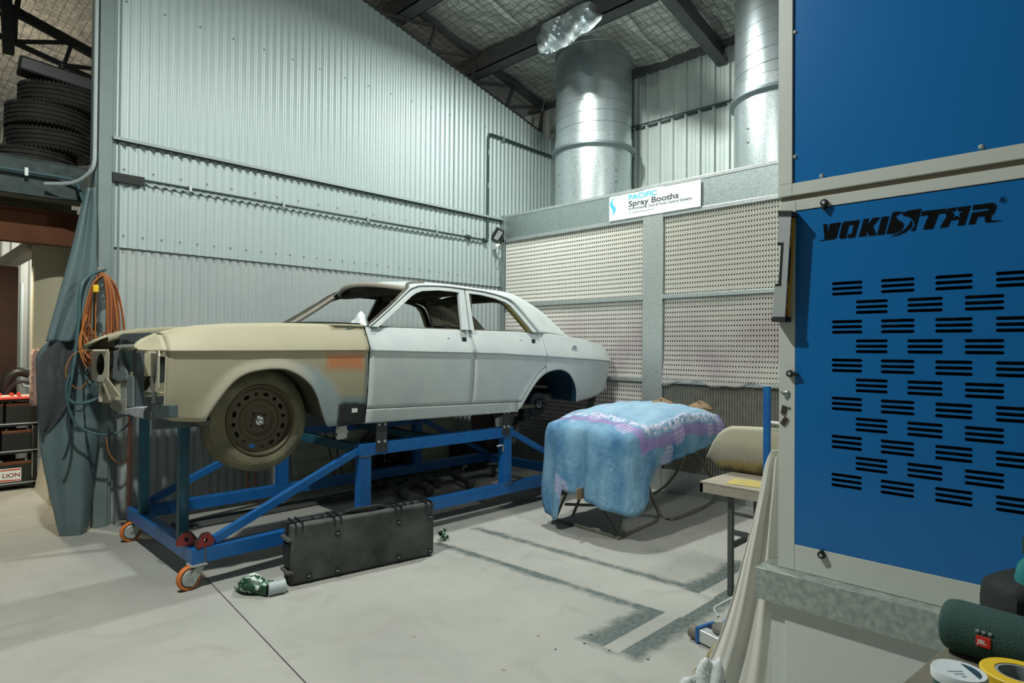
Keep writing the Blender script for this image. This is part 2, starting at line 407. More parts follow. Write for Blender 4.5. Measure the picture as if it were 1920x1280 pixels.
def m_cover():
    m = bpy.data.materials.new('batik_cloth'); m.use_nodes = True; N, L = nt(m); b = N['Principled BSDF']; b.inputs['Roughness'].default_value = .7
    tc = N.new('ShaderNodeTexCoord'); co_ = tc.outputs['UV']
    def math_(op, a, b_=None, c=None, clamp=False):
        x = N.new('ShaderNodeMath'); x.operation = op; x.use_clamp = clamp
        for i, q in enumerate((a, b_, c)):
            if q is None: continue
            if isinstance(q, (int, float)): x.inputs[i].default_value = q
            else: L.new(q, x.inputs[i])
        return x.outputs[0]
    def noise(s, d=4, dist=0):
        n = N.new('ShaderNodeTexNoise'); n.inputs['Scale'].default_value = s; n.inputs['Detail'].default_value = d; n.inputs['Distortion'].default_value = dist; L.new(co_, n.inputs['Vector']); return n.outputs['Fac']
    def mx(f, a, b_):
        x = N.new('ShaderNodeMix'); x.data_type = 'RGBA'; L.new(f, x.inputs['Factor'])
        for i, q in ((6, a), (7, b_)):
            if isinstance(q, tuple): x.inputs[i].default_value = (*q, 1)
            else: L.new(q, x.inputs[i])
        return x.outputs[2]
    sep = N.new('ShaderNodeSeparateXYZ'); L.new(co_, sep.inputs[0]); U, Vv = sep.outputs[0], sep.outputs[1]
    col = mx(math_('MULTIPLY_ADD', noise(3.2, 5), 2.4, -.7, clamp=True), (.022, .14, .31), (.22, .42, .56))
    # paler towards the middle of the cover's top
    rad = math_('MAXIMUM', math_('ABSOLUTE', U), math_('ABSOLUTE', Vv))
    top = math_('MULTIPLY', math_('SUBTRACT', .56, rad), 6, clamp=True)
    col = mx(math_('MULTIPLY', top, .6), col, (.36, .54, .68))
    # purple border band with a pale lace edge
    wob = math_('ADD', rad, math_('MULTIPLY', math_('SUBTRACT', noise(5, 3), .5), .06))
    band = math_('MULTIPLY', math_('SUBTRACT', .05, math_('ABSOLUTE', math_('SUBTRACT', wob, .58))), 40, clamp=True)
    col = mx(math_('MULTIPLY', band, .8), col, (.27, .17, .41))
    lace = math_('MULTIPLY', math_('SUBTRACT', .05, math_('ABSOLUTE', math_('SUBTRACT', wob, .49))), 40, clamp=True)
    col = mx(math_('MULTIPLY', lace, math_('GREATER_THAN', noise(28, 3), .47)), col, (.52, .56, .70))
    # pineapple shaped pink checks
    vo = N.new('ShaderNodeTexVoronoi'); vo.inputs['Scale'].default_value = 3.5; L.new(co_, vo.inputs['Vector'])
    bl = math_('LESS_THAN', vo.outputs['Distance'], .26)
    ch = N.new('ShaderNodeTexChecker'); ch.inputs['Scale'].default_value = 46; mp = N.new('ShaderNodeMapping'); mp.inputs['Rotation'].default_value = (0, 0, .8); L.new(co_, mp.inputs[0]); L.new(mp.outputs[0], ch.inputs['Vector'])
    col = mx(math_('MULTIPLY', bl, math_('MULTIPLY_ADD', ch.outputs['Fac'], .5, .2)), col, (.50, .42, .62))
    # white swirls
    v2 = N.new('ShaderNodeTexVoronoi'); v2.inputs['Scale'].default_value = 15; L.new(co_, v2.inputs['Vector'])
    wv = math_('SINE', math_('MULTIPLY', math_('ADD', v2.outputs['Distance'], math_('MULTIPLY', noise(6, 3), .5)), 30))
    sw = math_('MULTIPLY', math_('MULTIPLY', math_('GREATER_THAN', wv, .93), .33), math_('GREATER_THAN', noise(4, 2), .48))
    col = mx(sw, col, (.55, .68, .76))
    bp = N.new('ShaderNodeBump'); bp.inputs['Strength'].default_value = .5; bp.inputs['Distance'].default_value = .04; L.new(noise(6, 5, 1.5), bp.inputs['Height']); L.new(bp.outputs['Normal'], b.inputs['Normal'])
    L.new(col, b.inputs['Base Color']); return m
M_cover = m_cover()

def m_mesh(name, pitch, wire, c, metal=.6, axes=(1, 2)):
    m = bpy.data.materials.new(name); m.use_nodes = True; N, L = nt(m); b = N['Principled BSDF']; b.inputs['Base Color'].default_value = (*c, 1); b.inputs['Roughness'].default_value = .5; b.inputs['Metallic'].default_value = metal
    out = N['Material Output']; tc = N.new('ShaderNodeTexCoord'); sep = N.new('ShaderNodeSeparateXYZ'); L.new(tc.outputs['Object'], sep.inputs[0])
    outs = []
    for a in axes:
        d = N.new('ShaderNodeMath'); d.operation = 'DIVIDE'; d.inputs[1].default_value = pitch; L.new(sep.outputs[a], d.inputs[0])
        f = N.new('ShaderNodeMath'); f.operation = 'FRACT'; L.new(d.outputs[0], f.inputs[0])
        l = N.new('ShaderNodeMath'); l.operation = 'GREATER_THAN'; l.inputs[1].default_value = wire; L.new(f.outputs[0], l.inputs[0]); outs.append(l.outputs[0])
    mu = N.new('ShaderNodeMath'); mu.operation = 'MULTIPLY'; L.new(outs[0], mu.inputs[0]); L.new(outs[1], mu.inputs[1])
    tr = N.new('ShaderNodeBsdfTransparent'); ms = N.new('ShaderNodeMixShader'); L.new(mu.outputs[0], ms.inputs[0]); L.new(b.outputs[0], ms.inputs[1]); L.new(tr.outputs[0], ms.inputs[2]); L.new(ms.outputs[0], out.inputs[0])
    return m

# ================================================================== STRUCTURE
YW, XB, XK = 6.25, 6.06, 7.15       # left wall plane, booth face, back wall
fl = struct('floor')
JX = lambda y: 1.40+.088*(y-2.77)   # saw-cut joint in the slab
def slab(poly):
    b = MB(); b.prism(poly, Matrix.Translation((0, 0, -.12)), .12); b.build('slab', M_floor, fl)
g = .004
slab([(-5, -6), (JX(-6)-g, -6), (JX(6.56)-g, 6.56), (-5, 6.56)])
slab([(JX(-6)+g, -6), (9, -6), (9, 6.56), (JX(6.56)+g, 6.56)])
slab([(-5, 6.57), (9, 6.57), (9, 14), (-5, 14)])
b = MB(); b.box((-5, -6, -.2), (9, 14, -.121)); b.build('sub_base', M_steel, fl)

def rake(x): return 5.51-.249*(x-3.83)
def corr(x, amp=.0085, p=.0762): return amp*cos(2*pi*x/p)
wl = struct('wall_left')
def sheet(x0, x1, z0, ztop, y, m_, name):
    n = int(round((x1-x0)/.0762*8)); b = MB(); P = [[], []]
    for i in range(n+1):
        x = x0+(x1-x0)*i/n; yy = y-corr(x)
        P[0].append((x, yy, z0)); P[1].append((x, yy, ztop(x)))
    b.grid(P); return b.build(name, m_, wl, smooth=True, ang=80)
x = 1.385
while x < 7.14:
    x1 = min(x+.762, 7.15)
    sheet(x, x1-.001, 2.395, lambda q: min(rake(q), 7.2), YW-.004*(int(x*10) % 2), M_wall, 'corrugated_sheet')
    if x < 6.06: sheet(x, x1-.001, 0.012, lambda q: 2.42, YW+.02, M_wall2, 'lower_corrugated_sheet')
    x += .762
# backing framework and rows of screws
b = MB()
for z in (1.2, 2.4, 3.9): b.box((1.4, YW+.045, z-.04), (7.1, YW+.10, z+.04))
b.build('girt', M_galv, wl)
b = MB()
for z, st in ((2.50, .152), (3.28, .229), (4.55, .305), (3.08, .229)):
    xx = 1.47
    while xx < 6.9:
        if z < rake(xx)-.1:
            b.lathe([(0, 0), (.007, 0), (.007, .004), (0, .006)], 6, Matrix.Translation((xx, YW-.012, z)) @ Matrix.Rotation(pi/2, 4, 'X'))
        xx += st
b.build('roofing_screw', M_steel, wl)['kind'] = 'stuff'
# wall end post, corner flashings
tp = struct('trim_1'); b = MB(); b.box((1.272, YW-.045, 0), (1.372, YW+.2, 7.4)); b.box((1.258, YW+.0, 0), (1.272, YW+.2, 7.4)); b.build('end_post', M_post, tp, bevel=.004)
b = MB(); b.box((1.372, YW-.018, 0), (1.398, YW+.03, 7.3)); b.box((1.425, YW-.022, 0), (1.437, YW-.004, 7.2)); b.build('edge_flashing', M_post, tp)
tp = struct('trim_2'); b = MB(); b.box((7.10, YW-.10, 3.38), (7.14, YW, 4.9)); b.build('corner_flashing', M_galv, tp)
# back wall: pan and rib sheeting
wb = struct('wall_back')
y = YW+.45
k = 0
while y > -2.6:
    y1 = y-.762; b = MB(); P = [[], []]; yy = y
    pr_ = []
    for r_ in range(4):
        yb = y-r_*.1905
        pr_ += [(yb, 0), (yb-.012, .028), (yb-.034, .028), (yb-.046, 0), (yb-.085, 0), (yb-.09, .004), (yb-.10, .004), (yb-.105, 0), (yb-.135, 0), (yb-.14, .004), (yb-.15, .004), (yb-.155, 0)]
    pr_.append((y1, 0))
    for a, h in pr_:
        P[0].append((XK-h, a, 0)); P[1].append((XK-h, a, 5.33))
    b.grid(P); b.build('ribbed_sheet', M_back, wb); y = y1
# right side wall far behind the booth and rear of store bay
ws = struct('wall_store'); b = MB(); P = [[], []]
for i in range(0, 500):
    x = -3+i*.02; yy = 10.6-.02*(1 if (i % 5) < 2 else 0); P[0].append((x, yy, 0)); P[1].append((x, yy, 4.5))
b.grid(P); b.build('corrugated_sheet', mat('store_wall', (.50, .48, .42), .6, .1), ws)

# ------------------------------------------------------------------ roof
ta, tb = PY(820, 50, 6.3), PY(1017, 197, 6.3)
def zr(x): return ta.z+(tb.z-ta.z)*(x-ta.x)/(tb.x-ta.x)+.10
rf = struct('ceiling')
def roofz(x, y): return zr(x)+.02*sin(7*x+2*sin(3*y))*sin(5*y+1.3*x)+.012*sin(23*y+9*x)
y = -3.0
while y < 21:
    b = MB(); P = []
    for i in range(90):
        x = -4.0+i*(XK+4.05)/89
        P.append([(x, y+j*.1, roofz(x, y+j*.1)+.03*((j-6)/6)**2*-1) for j in range(13)])
    b.grid(P); b.build('foil_blanket', M_foil, rf, smooth=True, solid=.01, off=1); y += 1.2
# purlins (run along y) and rafters (run down the slope)
def PR(px, py, dz=0):
    d = ray(px, py); s = (tb.z-ta.z)/(tb.x-ta.x); c = ta.z-s*ta.x+.10+dz
    t = (c-H)/(d.z-s*d.x); return V((0, 0, H))+d*t
pu = PR(990, 62)
st = (tb.z-ta.z)/(tb.x-ta.x)
for xx in (pu.x-2.6, pu.x-1.3, pu.x):
    b = MB(); w = .10
    for (lo, hi) in (((xx-w, -3, zr(xx)-.26), (xx-w+.012, 20, zr(xx)-.05)), ((xx-w, -3, zr(xx)-.26), (xx+w, 20, zr(xx)-.245)), ((xx+w-.012, -3, zr(xx)-.26), (xx+w, 20, zr(xx)-.08))): b.box(lo, hi)
    b.build('purlin', M_steel, rf)
b = MB(); b.box((XK-.09, -2.6, 5.20), (XK-.005, 6.7, 5.36)); b.build('eaves_beam', M_steel, rf)
ra = PX(1358, 60, XK)
b = MB(); b.bar((2.2, ra.y, zr(2.2)-.14), (XK-.02, ra.y, zr(XK)-.14), .012, .26); b.bar((2.2, ra.y, zr(2.2)-.27), (XK-.02, ra.y, zr(XK)-.27), .14, .012); b.build('rafter', M_steel, rf)
# roof truss above the corrugated wall
def truss(Y, tops, bots, m_, extend=None):
    t = thing('roof_truss', None, 'truss', (0, Y, 0))
    b = MB(); b.bar(tops[0], tops[-1], .09, .09); b.build('top_chord', m_, t)
    b = MB(); b.bar(bots[0], bots[-1], .05, .05); b.build('bottom_chord', m_, t)
    for i in range(len(bots)):
        if i < len(tops)-1:
            b = MB(); b.bar(tops[i+1], bots[i], .04, .04); b.build('web_bar', m_, t)
        b = MB(); b.bar(tops[i], bots[i], .04, .04); b.build('web_bar', m_, t)
    return t
YT = 6.36
s2 = (tb.z-ta.z)/(tb.x-ta.x)
TP = lambda px, py: PY(px, py, YT)
tops = [TP(660, -78), TP(733, -22), TP(818, 49), TP(893, 106), TP(962, 162), TP(1017, 200)]
bots = [TP(640, -30), TP(708, 24), TP(803, 94), TP(884, 153), TP(950, 201), TP(1012, 249)]
t = truss(YT, tops, bots, M_steel); tag(t, 'dark steel lattice roof truss sloping along the top edge of corrugated wall', 'truss')
# second truss seen over the tyres on the left
TL = lambda px, py: PY(px, py, 9.0)
tl = [TL(-60, -27), TL(30, 22), TL(135, 80), TL(240, 137)]
bl = [TL(-70, 35), TL(28, 78), TL(120, 122), TL(240, 178)]
t = truss(9.0, tl, bl, M_blk2); tag(t, 'dark lattice roof truss above the stacked tyres in left bay', 'truss')
b = MB(); b.bar(PY(10, -30, 8.9), PY(16, 100, 8.9), .10, .10); b.bar(PY(34, 0, 8.9), PY(20, 95, 8.9), .05, .05)
b.build('store_column', M_blk2, rf)
b = MB(); a1 = PY(1057, -6, 5.6); a2 = PX(1017, 208, 7.0); b.tube([a1, a2], .012, 6); o = b.build('brace_rod', M_galv, None)
tag(o, 'thin steel brace rod running down from roof beam to the corner beside duct', 'rod')

# ================================================================== SPRAY BOOTH
bo = thing('spray_booth', 'galvanised filter wall spray booth with pleated perforated paper filters', 'booth', (XB, 4, 0))
YL, YR = 6.20, .60
b = MB(); b.box((XB, YR, 3.05), (XB+.06, YL, 3.345)); b.build('header_panel', M_galv, bo)
b = MB(); b.box((XB-.006, YR, 3.345), (XB+1.05, YL, 3.382)); b.build('roof_flange', M_galvl, bo, bevel=.003)
b = MB(); b.box((XB-.012, YR, 3.006), (XB+.06, YL, 3.05)); b.build('lower_flange', M_galvl, bo, bevel=.003)
b = MB(); b.box((XB-.0165, 3.672, .0), (XB+.06, 3.922, 3.345)); b.build('centre_post', M_galvl, bo, bevel=.004)
b = MB(); b.box((XB-.012, 6.165, 0), (XB+.05, YL+.03, 3.382)); b.build('side_post', M_galv, bo, bevel=.003)
b = MB(); b.box((XB-.010, 1.0, 0), (XB+.05, 1.25, 3.05)); b.build('side_post', M_galvl, bo)
for z in (2.125, 1.20):
    for y0, y1 in ((3.922, 6.165), (1.25, 3.672)):
        b = MB(); b.box((XB-.018, y0, z-.022), (XB+.04, y1, z+.022)); b.build('filter_rail', M_galvl, bo, bevel=.003)
b = MB(); b.box((XB-.01, 1.0, 0), (XB+.03, 6.165, .235)); b.build('base_skirt', M_galvl, bo)
b = MB(); b.box((XB+.30, .7, .0), (XB+.33, 6.18, 3.34)); b.build('plenum_back', M_steel, bo)
b = MB(); b.box((XB+.03, .7, .2), (XB+1.04, .73, 3.34)); b.box((XB+.06, 6.205, .0), (XB+1.04, 6.225, 3.34)); b.build('side_panel', M_galv, bo)
M_filter2 = mat('old_filter_grey', (.20, .20, .17), .9, 0, (.30, .30, .26), 14, .5, detail=7)
def pleat(y0, y1, z0, z1, sag=0, wavy=0, m_=None):
    b = MB(); k0 = int(math.ceil(y0/.0145)); n = int(y1/.0145)-k0; cols = 9
    P = []
    for j in range(cols):
        row = []
        t = j/(cols-1); z = z0+(z1-z0)*t
        for i in range(n+1):
            y = (k0+i)*.0145; d = .014 if (k0+i) % 2 else -.014
            a = .052*wavy*max(0, 1-t*3.2)*(wavy > .5)+.006*sin(7*y+3*t)*wavy + .01*wavy*sin(31*y)*(1-t)*.5
            zz = z
            if j == 0: zz = z0 - wavy*(.018*sin(9*y)+.012*sin(23*y)) + (.012 if i % 2 else -.012)
            if j == cols-1 and not wavy: zz = z1+(.0 if i % 2 else .0)
            row.append((XB+.022+d-a, y, zz))
        P.append(row)
    b.grid(P); return b.build('filter_panel', m_ or M_filter, bo)
for y0, y1 in ((3.922, 6.165), (1.25, 3.672)):
    pleat(y0, y1, 2.145, 3.01); pleat(y0, y1, 1.185 if y0 < 2 else 1.20, 2.11, wavy=1 if y0 < 2 else .3); pleat(y0, y1, .24, 1.19, m_=M_filter2 if y0 < 2 else None)
# dark backing strip where old grey filter sits low on the right
# wire mesh guard low on left bay
b = MB()
for i in range(0, 29): b.box((XB-.034, 4.75+i*.05, .10), (XB-.030, 4.754+i*.05, .62))
for i in range(0, 11): b.box((XB-.036, 4.75, .11+i*.05), (XB-.032, 6.155, .114+i*.05))
o = b.build('guard_mesh', M_steel, bo); lab(o, 'dark welded wire mesh')
b = MB(); b.box((XB-.028, 4.7, .10), (XB-.022, 6.16, .60)); b.build('mesh_backing', M_galvl, bo)
# sign
MS = Matrix(((0, 0, -1, XB-.02), (-1, 0, 0, 4.384), (0, 1, 0, 3.05), (0, 0, 0, 1)))   # local x -> -y, local y -> z, local z -> -x
sg = thing('sign', 'white oblong sign with blue and grey lettering fixed to the booth header', 'sign', (XB-.02, 3.8, 3.05))
b = MB(); b.prism([(0, .0), (1.171, .0), (1.171, .285), (0, .285)], MS @ Matrix.Translation((0, 0, -.004)), .010); b.build('board', M_sign, sg)
T = lambda x, y: MS @ Matrix.Translation((x, y, .0072))
text('PACIFIC', 'lettering', T(.27, .212), .080, M_cyan, sg, sx=1.32, bold=.002)
text('Spray Booths', 'lettering', T(.27, .135), .088, M_dkgrey, sg, sx=1.36, bold=.0018)
text('Environmental Dust & Fume Control Systems', 'lettering', T(.27, .092), .043, M_dkgrey, sg, sx=1.0)
text('www.pacificspraybooths.com.au', 'lettering', T(.27, .052), .026, mat('letter_pale', (.30, .38, .40), .5), sg, sx=1.0)
sw = catmull([(.075, .262), (.03, .225), (.028, .19), (.075, .150), (.095, .115), (.055, .065), (.072, .11), (.062, .145), (.022, .17), (.008, .2), (.012, .235), (.045, .262)], 4, True) if False else None
b = MB(); pr1 = [(.078, .275), (.050, .245), (.043, .215), (.062, .180), (.088, .150), (.092, .120), (.070, .085), (.048, .060), (.056, .095), (.052, .125), (.028, .155), (.012, .190), (.018, .225), (.045, .258)]
b.prism(pr1[::-1], T(0, 0), .001); b.build('swoosh_logo', M_cyan, sg)

# exhaust ducts
def duct(yc, label, zc, full):
    t = thing('exhaust_duct', label, 'duct', (6.65, yc, 3.382)); R = .505
    M0 = Matrix.Translation((6.65, yc, 0))
    b = MB(); b.lathe([(R, 3.383), (R, zc)], 64, M0); b.build('base_sleeve', M_duct2, t, smooth=True)
    b = MB(); b.lathe([(R, zc-.03), (R+.05, zc), (R+.052, zc+.012), (R+.05, zc+.03), (R, zc+.05)], 64, M0); b.build('collar', M_seam, t, smooth=True)
    b = MB(); b.lathe([(R+.006, zc+.03), (R+.006, zc+.16), (R-.004, zc+.17)], 64, M0); b.build('joint_band', M_duct2, t, smooth=True)
    b = MB(); b.lathe([(R-.004, zc+.04), (R-.004, 6.6)], 64, M0); b.build('spiral_pipe', M_duct, t, smooth=True)
    P = []; turns = 17; pitch = .145
    for i in range(turns*40+1):
        a = i*2*pi/40; z = zc+.2+pitch*i/40
        if z > 6.4: break
        P.append((6.65+(R-.003)*cos(a), yc+(R-.003)*sin(a), z))
    b = MB(); b.tube(P, .0038, 5); b.build('spiral_seam', M_seam, t, smooth=True)
    for dz in (.28, .42):
        for a in (radians(158), radians(252)):
            b = MB(); b.lathe([(0, 0), (.014, 0), (.014, .006), (0, .01)], 8, Matrix.Translation((6.65+R*cos(a), yc+R*sin(a), 3.383+dz)) @ Matrix.Rotation(a, 4, 'Z') @ Matrix.Rotation(pi/2, 4, 'Y')); b.build('rivet', M_seam, t)
    if full:
        b = MB(); b.lathe([(R+.004, 5.42), (R+.012, 5.43), (R+.012, 5.60), (R+.02, 5.62), (R+.02, 5.66), (R, 5.68)], 64, M0); b.build('roof_sleeve', M_duct, t, smooth=True)
duct(5.10, 'left galvanised spiral duct rising from booth roof behind the sign', 4.12, True)
duct(2.585, 'right galvanised spiral duct partly hidden behind the blue cabinet frame', 4.14, False)
# foil flap torn down around the duct
b = MB(); P = []
fup = [(1004, 62), (1020, 44), (1040, 34), (1062, 24), (1085, 10), (1108, 4), (1132, 20)]; fdn = [(1010, 98), (1030, 101), (1050, 92), (1068, 84), (1088, 66), (1106, 58), (1128, 36)]
fup = [(p_.x, p_.y) for p_ in catmull([(a_, c_, 0) for a_, c_ in fup], 5)]; fdn = [(p_.x, p_.y) for p_ in catmull([(a_, c_, 0) for a_, c_ in fdn], 5)]
O_ = V((0, 0, H))
for j in range(len(fup)):
    row = []
    for i in range(11):
        t_ = i/10; px = fup[j][0]+(fdn[j][0]-fup[j][0])*t_; py = fup[j][1]+(fdn[j][1]-fup[j][1])*t_
        k_ = .975-.09*t_+.012*sin(j*.45+i*.5)+.007*sin(j*1.3-i*1.1)*t_
        row.append(O_+(PR(px, py)-O_)*k_)
    P.append(row)
b.grid(P); o = b.build('foil_flap', M_foilc, None, solid=.004); tag(o, 'crumpled silver foil flap torn open around the left duct under roof', 'foil')
mh = bpy.data.materials.new('haze'); mh.use_nodes = True; N, L = nt(mh); N.remove(N['Principled BSDF']); vs_ = N.new('ShaderNodeVolumeScatter'); vs_.inputs['Color'].default_value = (.85, .95, 1, 1)
tc_ = N.new('ShaderNodeTexCoord'); gr = N.new('ShaderNodeTexGradient'); gr.gradient_type = 'SPHERICAL'; L.new(tc_.outputs['Object'], gr.inputs[0])
nz1 = N.new('ShaderNodeTexNoise'); nz1.inputs['Scale'].default_value = 1.6; L.new(tc_.outputs['Object'], nz1.inputs[0])
mm_ = N.new('ShaderNodeMath'); mm_.operation = 'MULTIPLY'; L.new(gr.outputs['Fac'], mm_.inputs[0]); L.new(nz1.outputs['Fac'], mm_.inputs[1])
m2_ = N.new('ShaderNodeMath'); m2_.operation = 'MULTIPLY'; m2_.inputs[1].default_value = 3.2; L.new(mm_.outputs[0], m2_.inputs[0]); L.new(m2_.outputs[0], vs_.inputs['Density']); L.new(vs_.outputs[0], N['Material Output'].inputs['Volume'])
b = MB(); b.lathe([(.001, -1)]+[(cos(a), sin(a)) for a in [radians(-80+16*i) for i in range(11)]]+[(.001, 1)], 20); o = b.build('haze', mh, None)
hz = PY(1150, 60, 4.55); o.location = hz; o.scale = (.30, .30, .75); o.rotation_euler = (radians(14), radians(-18), 0); o['kind'] = 'stuff'; tag(o, 'thin pale haze drifting up past the top of left duct', 'haze')

# ================================================================== PIPES ON THE WALL
def pipe(name, label, pts, r, m_, clips=(), cat='pipe'):
    t = thing(name, label, cat, pts[0]); b = MB(); b.tube(pts, r, 8); b.build('tube', m_, t, smooth=True)
    for p in clips:
        b = MB(); b.box((p[0]-.012, p[1]-r-.003, p[2]-r-.018), (p[0]+.012, p[1]+.02, p[2]+r+.018)); b.build('saddle_clip', M_galvl, t)
    return t
a = PY(210, 258, YW-.03); e = PY(940, 407, YW-.03)
t = thing('wall_rail', 'upper pale angle rail running across the corrugated wall with wavy infill strip', 'rail', a)
b = MB(); b.box((1.375, YW-.055, 3.327), (6.06, YW-.012, 3.342)); b.box((1.375, YW-.058, 3.315), (6.06, YW-.052, 3.342)); b.build('angle', M_condl, t)
b = MB()
P = [[], []]
for i in range(0, 62*8):
    x = 1.38+i*.0762/8
    if x > 6.04: break
    P[0].append((x, YW-.03+.02*0, 3.325)); P[1].append((x, YW-.03, 3.316-.024*(.5-.5*cos(2*pi*x/.0762+pi))-.004))
b.grid(P); b.build('infill_strip', M_conduit, t, solid=.006)
pipe('conduit', 'dark conduit pipe along wall just below the pale rail', [(1.375, YW-.035, 3.005), (5.70, YW-.035, 3.005)], .012, M_conduit, [(2.0, YW-.035, 3.005), (2.9, YW-.035, 3.005), (3.9, YW-.035, 3.005), (4.9, YW-.035, 3.005)])
t = thing('infill_strip', 'wavy grey closure strip tucked under the dark conduit on wall', 'strip', (2, YW, 3))
P = [[], []]; b = MB()
for i in range(0, 62*8):
    x = 1.64+i*.0762/8
    if x > 5.7: break
    P[0].append((x, YW-.026, 2.99)); P[1].append((x, YW-.026, 2.978-.022*(.5-.5*cos(2*pi*x/.0762+pi))))
b.grid(P); b.build('wavy_strip', M_condl, t, solid=.006)
b = MB(); b.box((1.376, YW-.05, 2.955), (1.62, YW-.022, 3.03)); o = b.build('foam_sleeve', M_blk2, None); tag(o, 'black foam sleeve at left end of dark wall conduit beside post', 'sleeve')
c1 = [(5.72, YW-.035, 3.005), (5.775, YW-.035, 3.03), (5.775, YW-.035, 3.4), (5.775, YW-.035, 4.40)] + [tuple(p) for p in catmull([(5.775, YW-.04, 4.40), (5.80, YW-.04, 4.455), (6.0, YW-.04, 4.46), (6.5, YW-.04, 4.45), (7.05, YW-.04, 4.44)], 4)][1:] + [(7.08, YW-.12, 4.44), (7.09, 5.8, 4.48), (7.10, 5.3, 4.5)]
pipe('riser_pipe', 'dark pipe rising beside booth then bending right towards the left duct', c1, .018, M_conduit, [(5.775, YW-.035, 3.75), (5.775, YW-.035, 4.2), (6.05, YW-.04, 4.46)])
for i, (x, z) in enumerate(((5.44, 3.005), (5.74, 3.0))):
    b = MB(); b.tube([(x-.05, YW-.035, z), (x+.02, YW-.035, z)], .028, 10); b.tube([(x, YW-.035, z), (x, YW-.075, z-.01)], .02, 8); o = b.build('pipe_fitting', M_conduit, None, smooth=True); tag(o, ('dark valve fitting on conduit left of riser pipe', 'dark elbow fitting where the conduit meets riser pipe')[i], 'fitting')
pipe('back_rail', 'dark thin rail crossing ribbed back wall between the two ducts', [(XK-.05, 5.02, 4.545), (XK-.05, 3.1, 4.52)], .011, M_conduit, [])
t = thing('packer_strip', 'row of short dark packers under thin rail on ribbed back wall', 'strip', (XK, 4, 4.5))
for i in range(9):
    y = 4.87-i*.1905; b = MB(); b.box((XK-.035, y-.065, 4.495), (XK-.004, y+.065, 4.52)); b.build('packer', M_conduit, t)

# floodlight
fo = thing('floodlight', 'small black floodlight with pale lens bracketed in corner by booth header', 'floodlight', (5.98, 6.15, 2.9))
cpt = PX(934, 441, 5.93); nrm = V((-.35, -.80, -.50)).normalized()
sx_ = V((.75, -.25, 0)); zax = nrm; xax = V((0, 0, 1)).cross(zax).normalized(); yax = zax.cross(xax)
R_ = Matrix.Rotation(radians(-22), 3, zax)
xax = R_ @ xax; yax = R_ @ yax
ML = Matrix((xax, yax, zax)).transposed().to_4x4(); ML.translation = cpt
b = MB(); b.box((-.062, -.088, -.05), (.062, .088, .0), 0, ML); b.build('housing', M_blk, fo, bevel=.005)
b = MB(); b.box((-.036, -.068, .0), (.036, .068, .004), 0, ML); b.build('lens', M_lens, fo)
b = MB()
for i in range(7): b.box((-.05, -.08+i*.026, -.07), (.05, -.074+i*.026, -.05), 0, ML)
b.build('cooling_fin', M_blk, fo)
b = MB(); bp_ = PY(928, 463, 6.20); b.tube([cpt+nrm*-.04+yax*-.09, bp_+V((.02, -.08, 0)), bp_], .010, 6); b.build('bracket', M_steel, fo)
b = MB(); b.tube([bp_+V((-.03, -.02, 0)), bp_+V((.05, -.035, .01))], .038, 12); b.build('junction_box', M_whitep, fo, smooth=True)
b = MB(); b.tube(catmull([bp_+V((0, -.05, -.02)), bp_+V((-.02, -.06, -.09)), bp_+V((.03, -.06, -.15)), bp_+V((.06, -.05, -.09)), bp_+V((.05, -.04, 0))], 6), .006, 6); b.build('cord', M_whitep, fo)

# ================================================================== BLUE CABINET
XC = 2.35
cb = thing('air_unit_cabinet', 'tall blue panelled cabinet with cream frame, slotted vents and black lettering', 'cabinet', (XC, .3, .0))
YC0 = .932; YC1 = -.62
def fr(y0, y1, z0, z1, name='frame_rail', x0=XC, x1=XC+.05, m_=None):
    b = MB(); b.box((x0, min(y0, y1), z0), (x1, max(y0, y1), z1)); return b.build(name, m_ or M_white, cb, bevel=.0015)
# lower unit
fr(.932, .874, .749, 2.098, 'frame_post'); fr(.8735, YC1, 2.060, 2.098); fr(.8735, YC1, .749, .843); fr(YC1, YC1-.06, .749, 2.098, 'frame_post')
b = MB(); b.box((XC+.05, YC1-.06, .749), (XC+1.0, .928, 2.095)); b.build('body', M_white, cb)
# upper unit
fr(.938, .887, 2.163, 3.6, 'frame_post'); fr(.938, .887, 2.118, 2.1625, 'frame_post'); fr(.8865, YC1, 2.118, 2.162)
fr(.93, YC1, 2.0985, 2.1175, 'joint_strip', XC+.012, XC+.05, mat('sealant', (.26, .23, .16), .7))
b = MB(); b.box((XC+.05, YC1, 2.1), (XC+1.0, .934, 3.6)); b.build('body', M_white, cb)
b = MB(); b.box((XC+.008, YC1, 2.164), (XC+.03, .885, 3.6)); b.build('upper_panel', M_blue, cb, bevel=.0015)
MC = Matrix(((0, 0, -1, XC), (-1, 0, 0, 0), (0, 1, 0, 0), (0, 0, 0, 1)))   # local (x,y)->(-y, z); local z -> -x
holes = []
def stad(cx, cy, w, h, n=5):
    P = []; r = h/2
    for i in range(n+1): a = -pi/2+pi*i/n; P.append((cx+w/2-r+r*cos(a), cy+r*sin(a)))
    for i in range(n+1): a = pi/2+pi*i/n; P.append((cx-w/2+r+r*cos(a), cy+r*sin(a)))
    return P
for row in range(11):
    z = PX(1589, 540+36.25*row, XC).z
    for c in range(7):
        y = (.749-.153*c) - (0 if row % 2 == 0 else .0765)
        cx = -(y-.0485)
        if cx > .56: continue
        for k in (-1, 0, 1): holes.append(stad(cx, z+k*.0182, .097, .0105))
vs, fs = fill_holes([(-.8735, .844), (.618, .844), (.618, 2.056), (-.8735, 2.056)], holes, MC @ Matrix.Translation((0, 0, -.004)))
b = MB(); b.add(vs, fs); o = b.build('louvred_panel', M_blue, cb, solid=.003, off=-1)
b = MB(); b.box((XC+.03, YC1, .845), (XC+.049, .872, 2.055)); b.build('panel_backing', M_letter, cb)
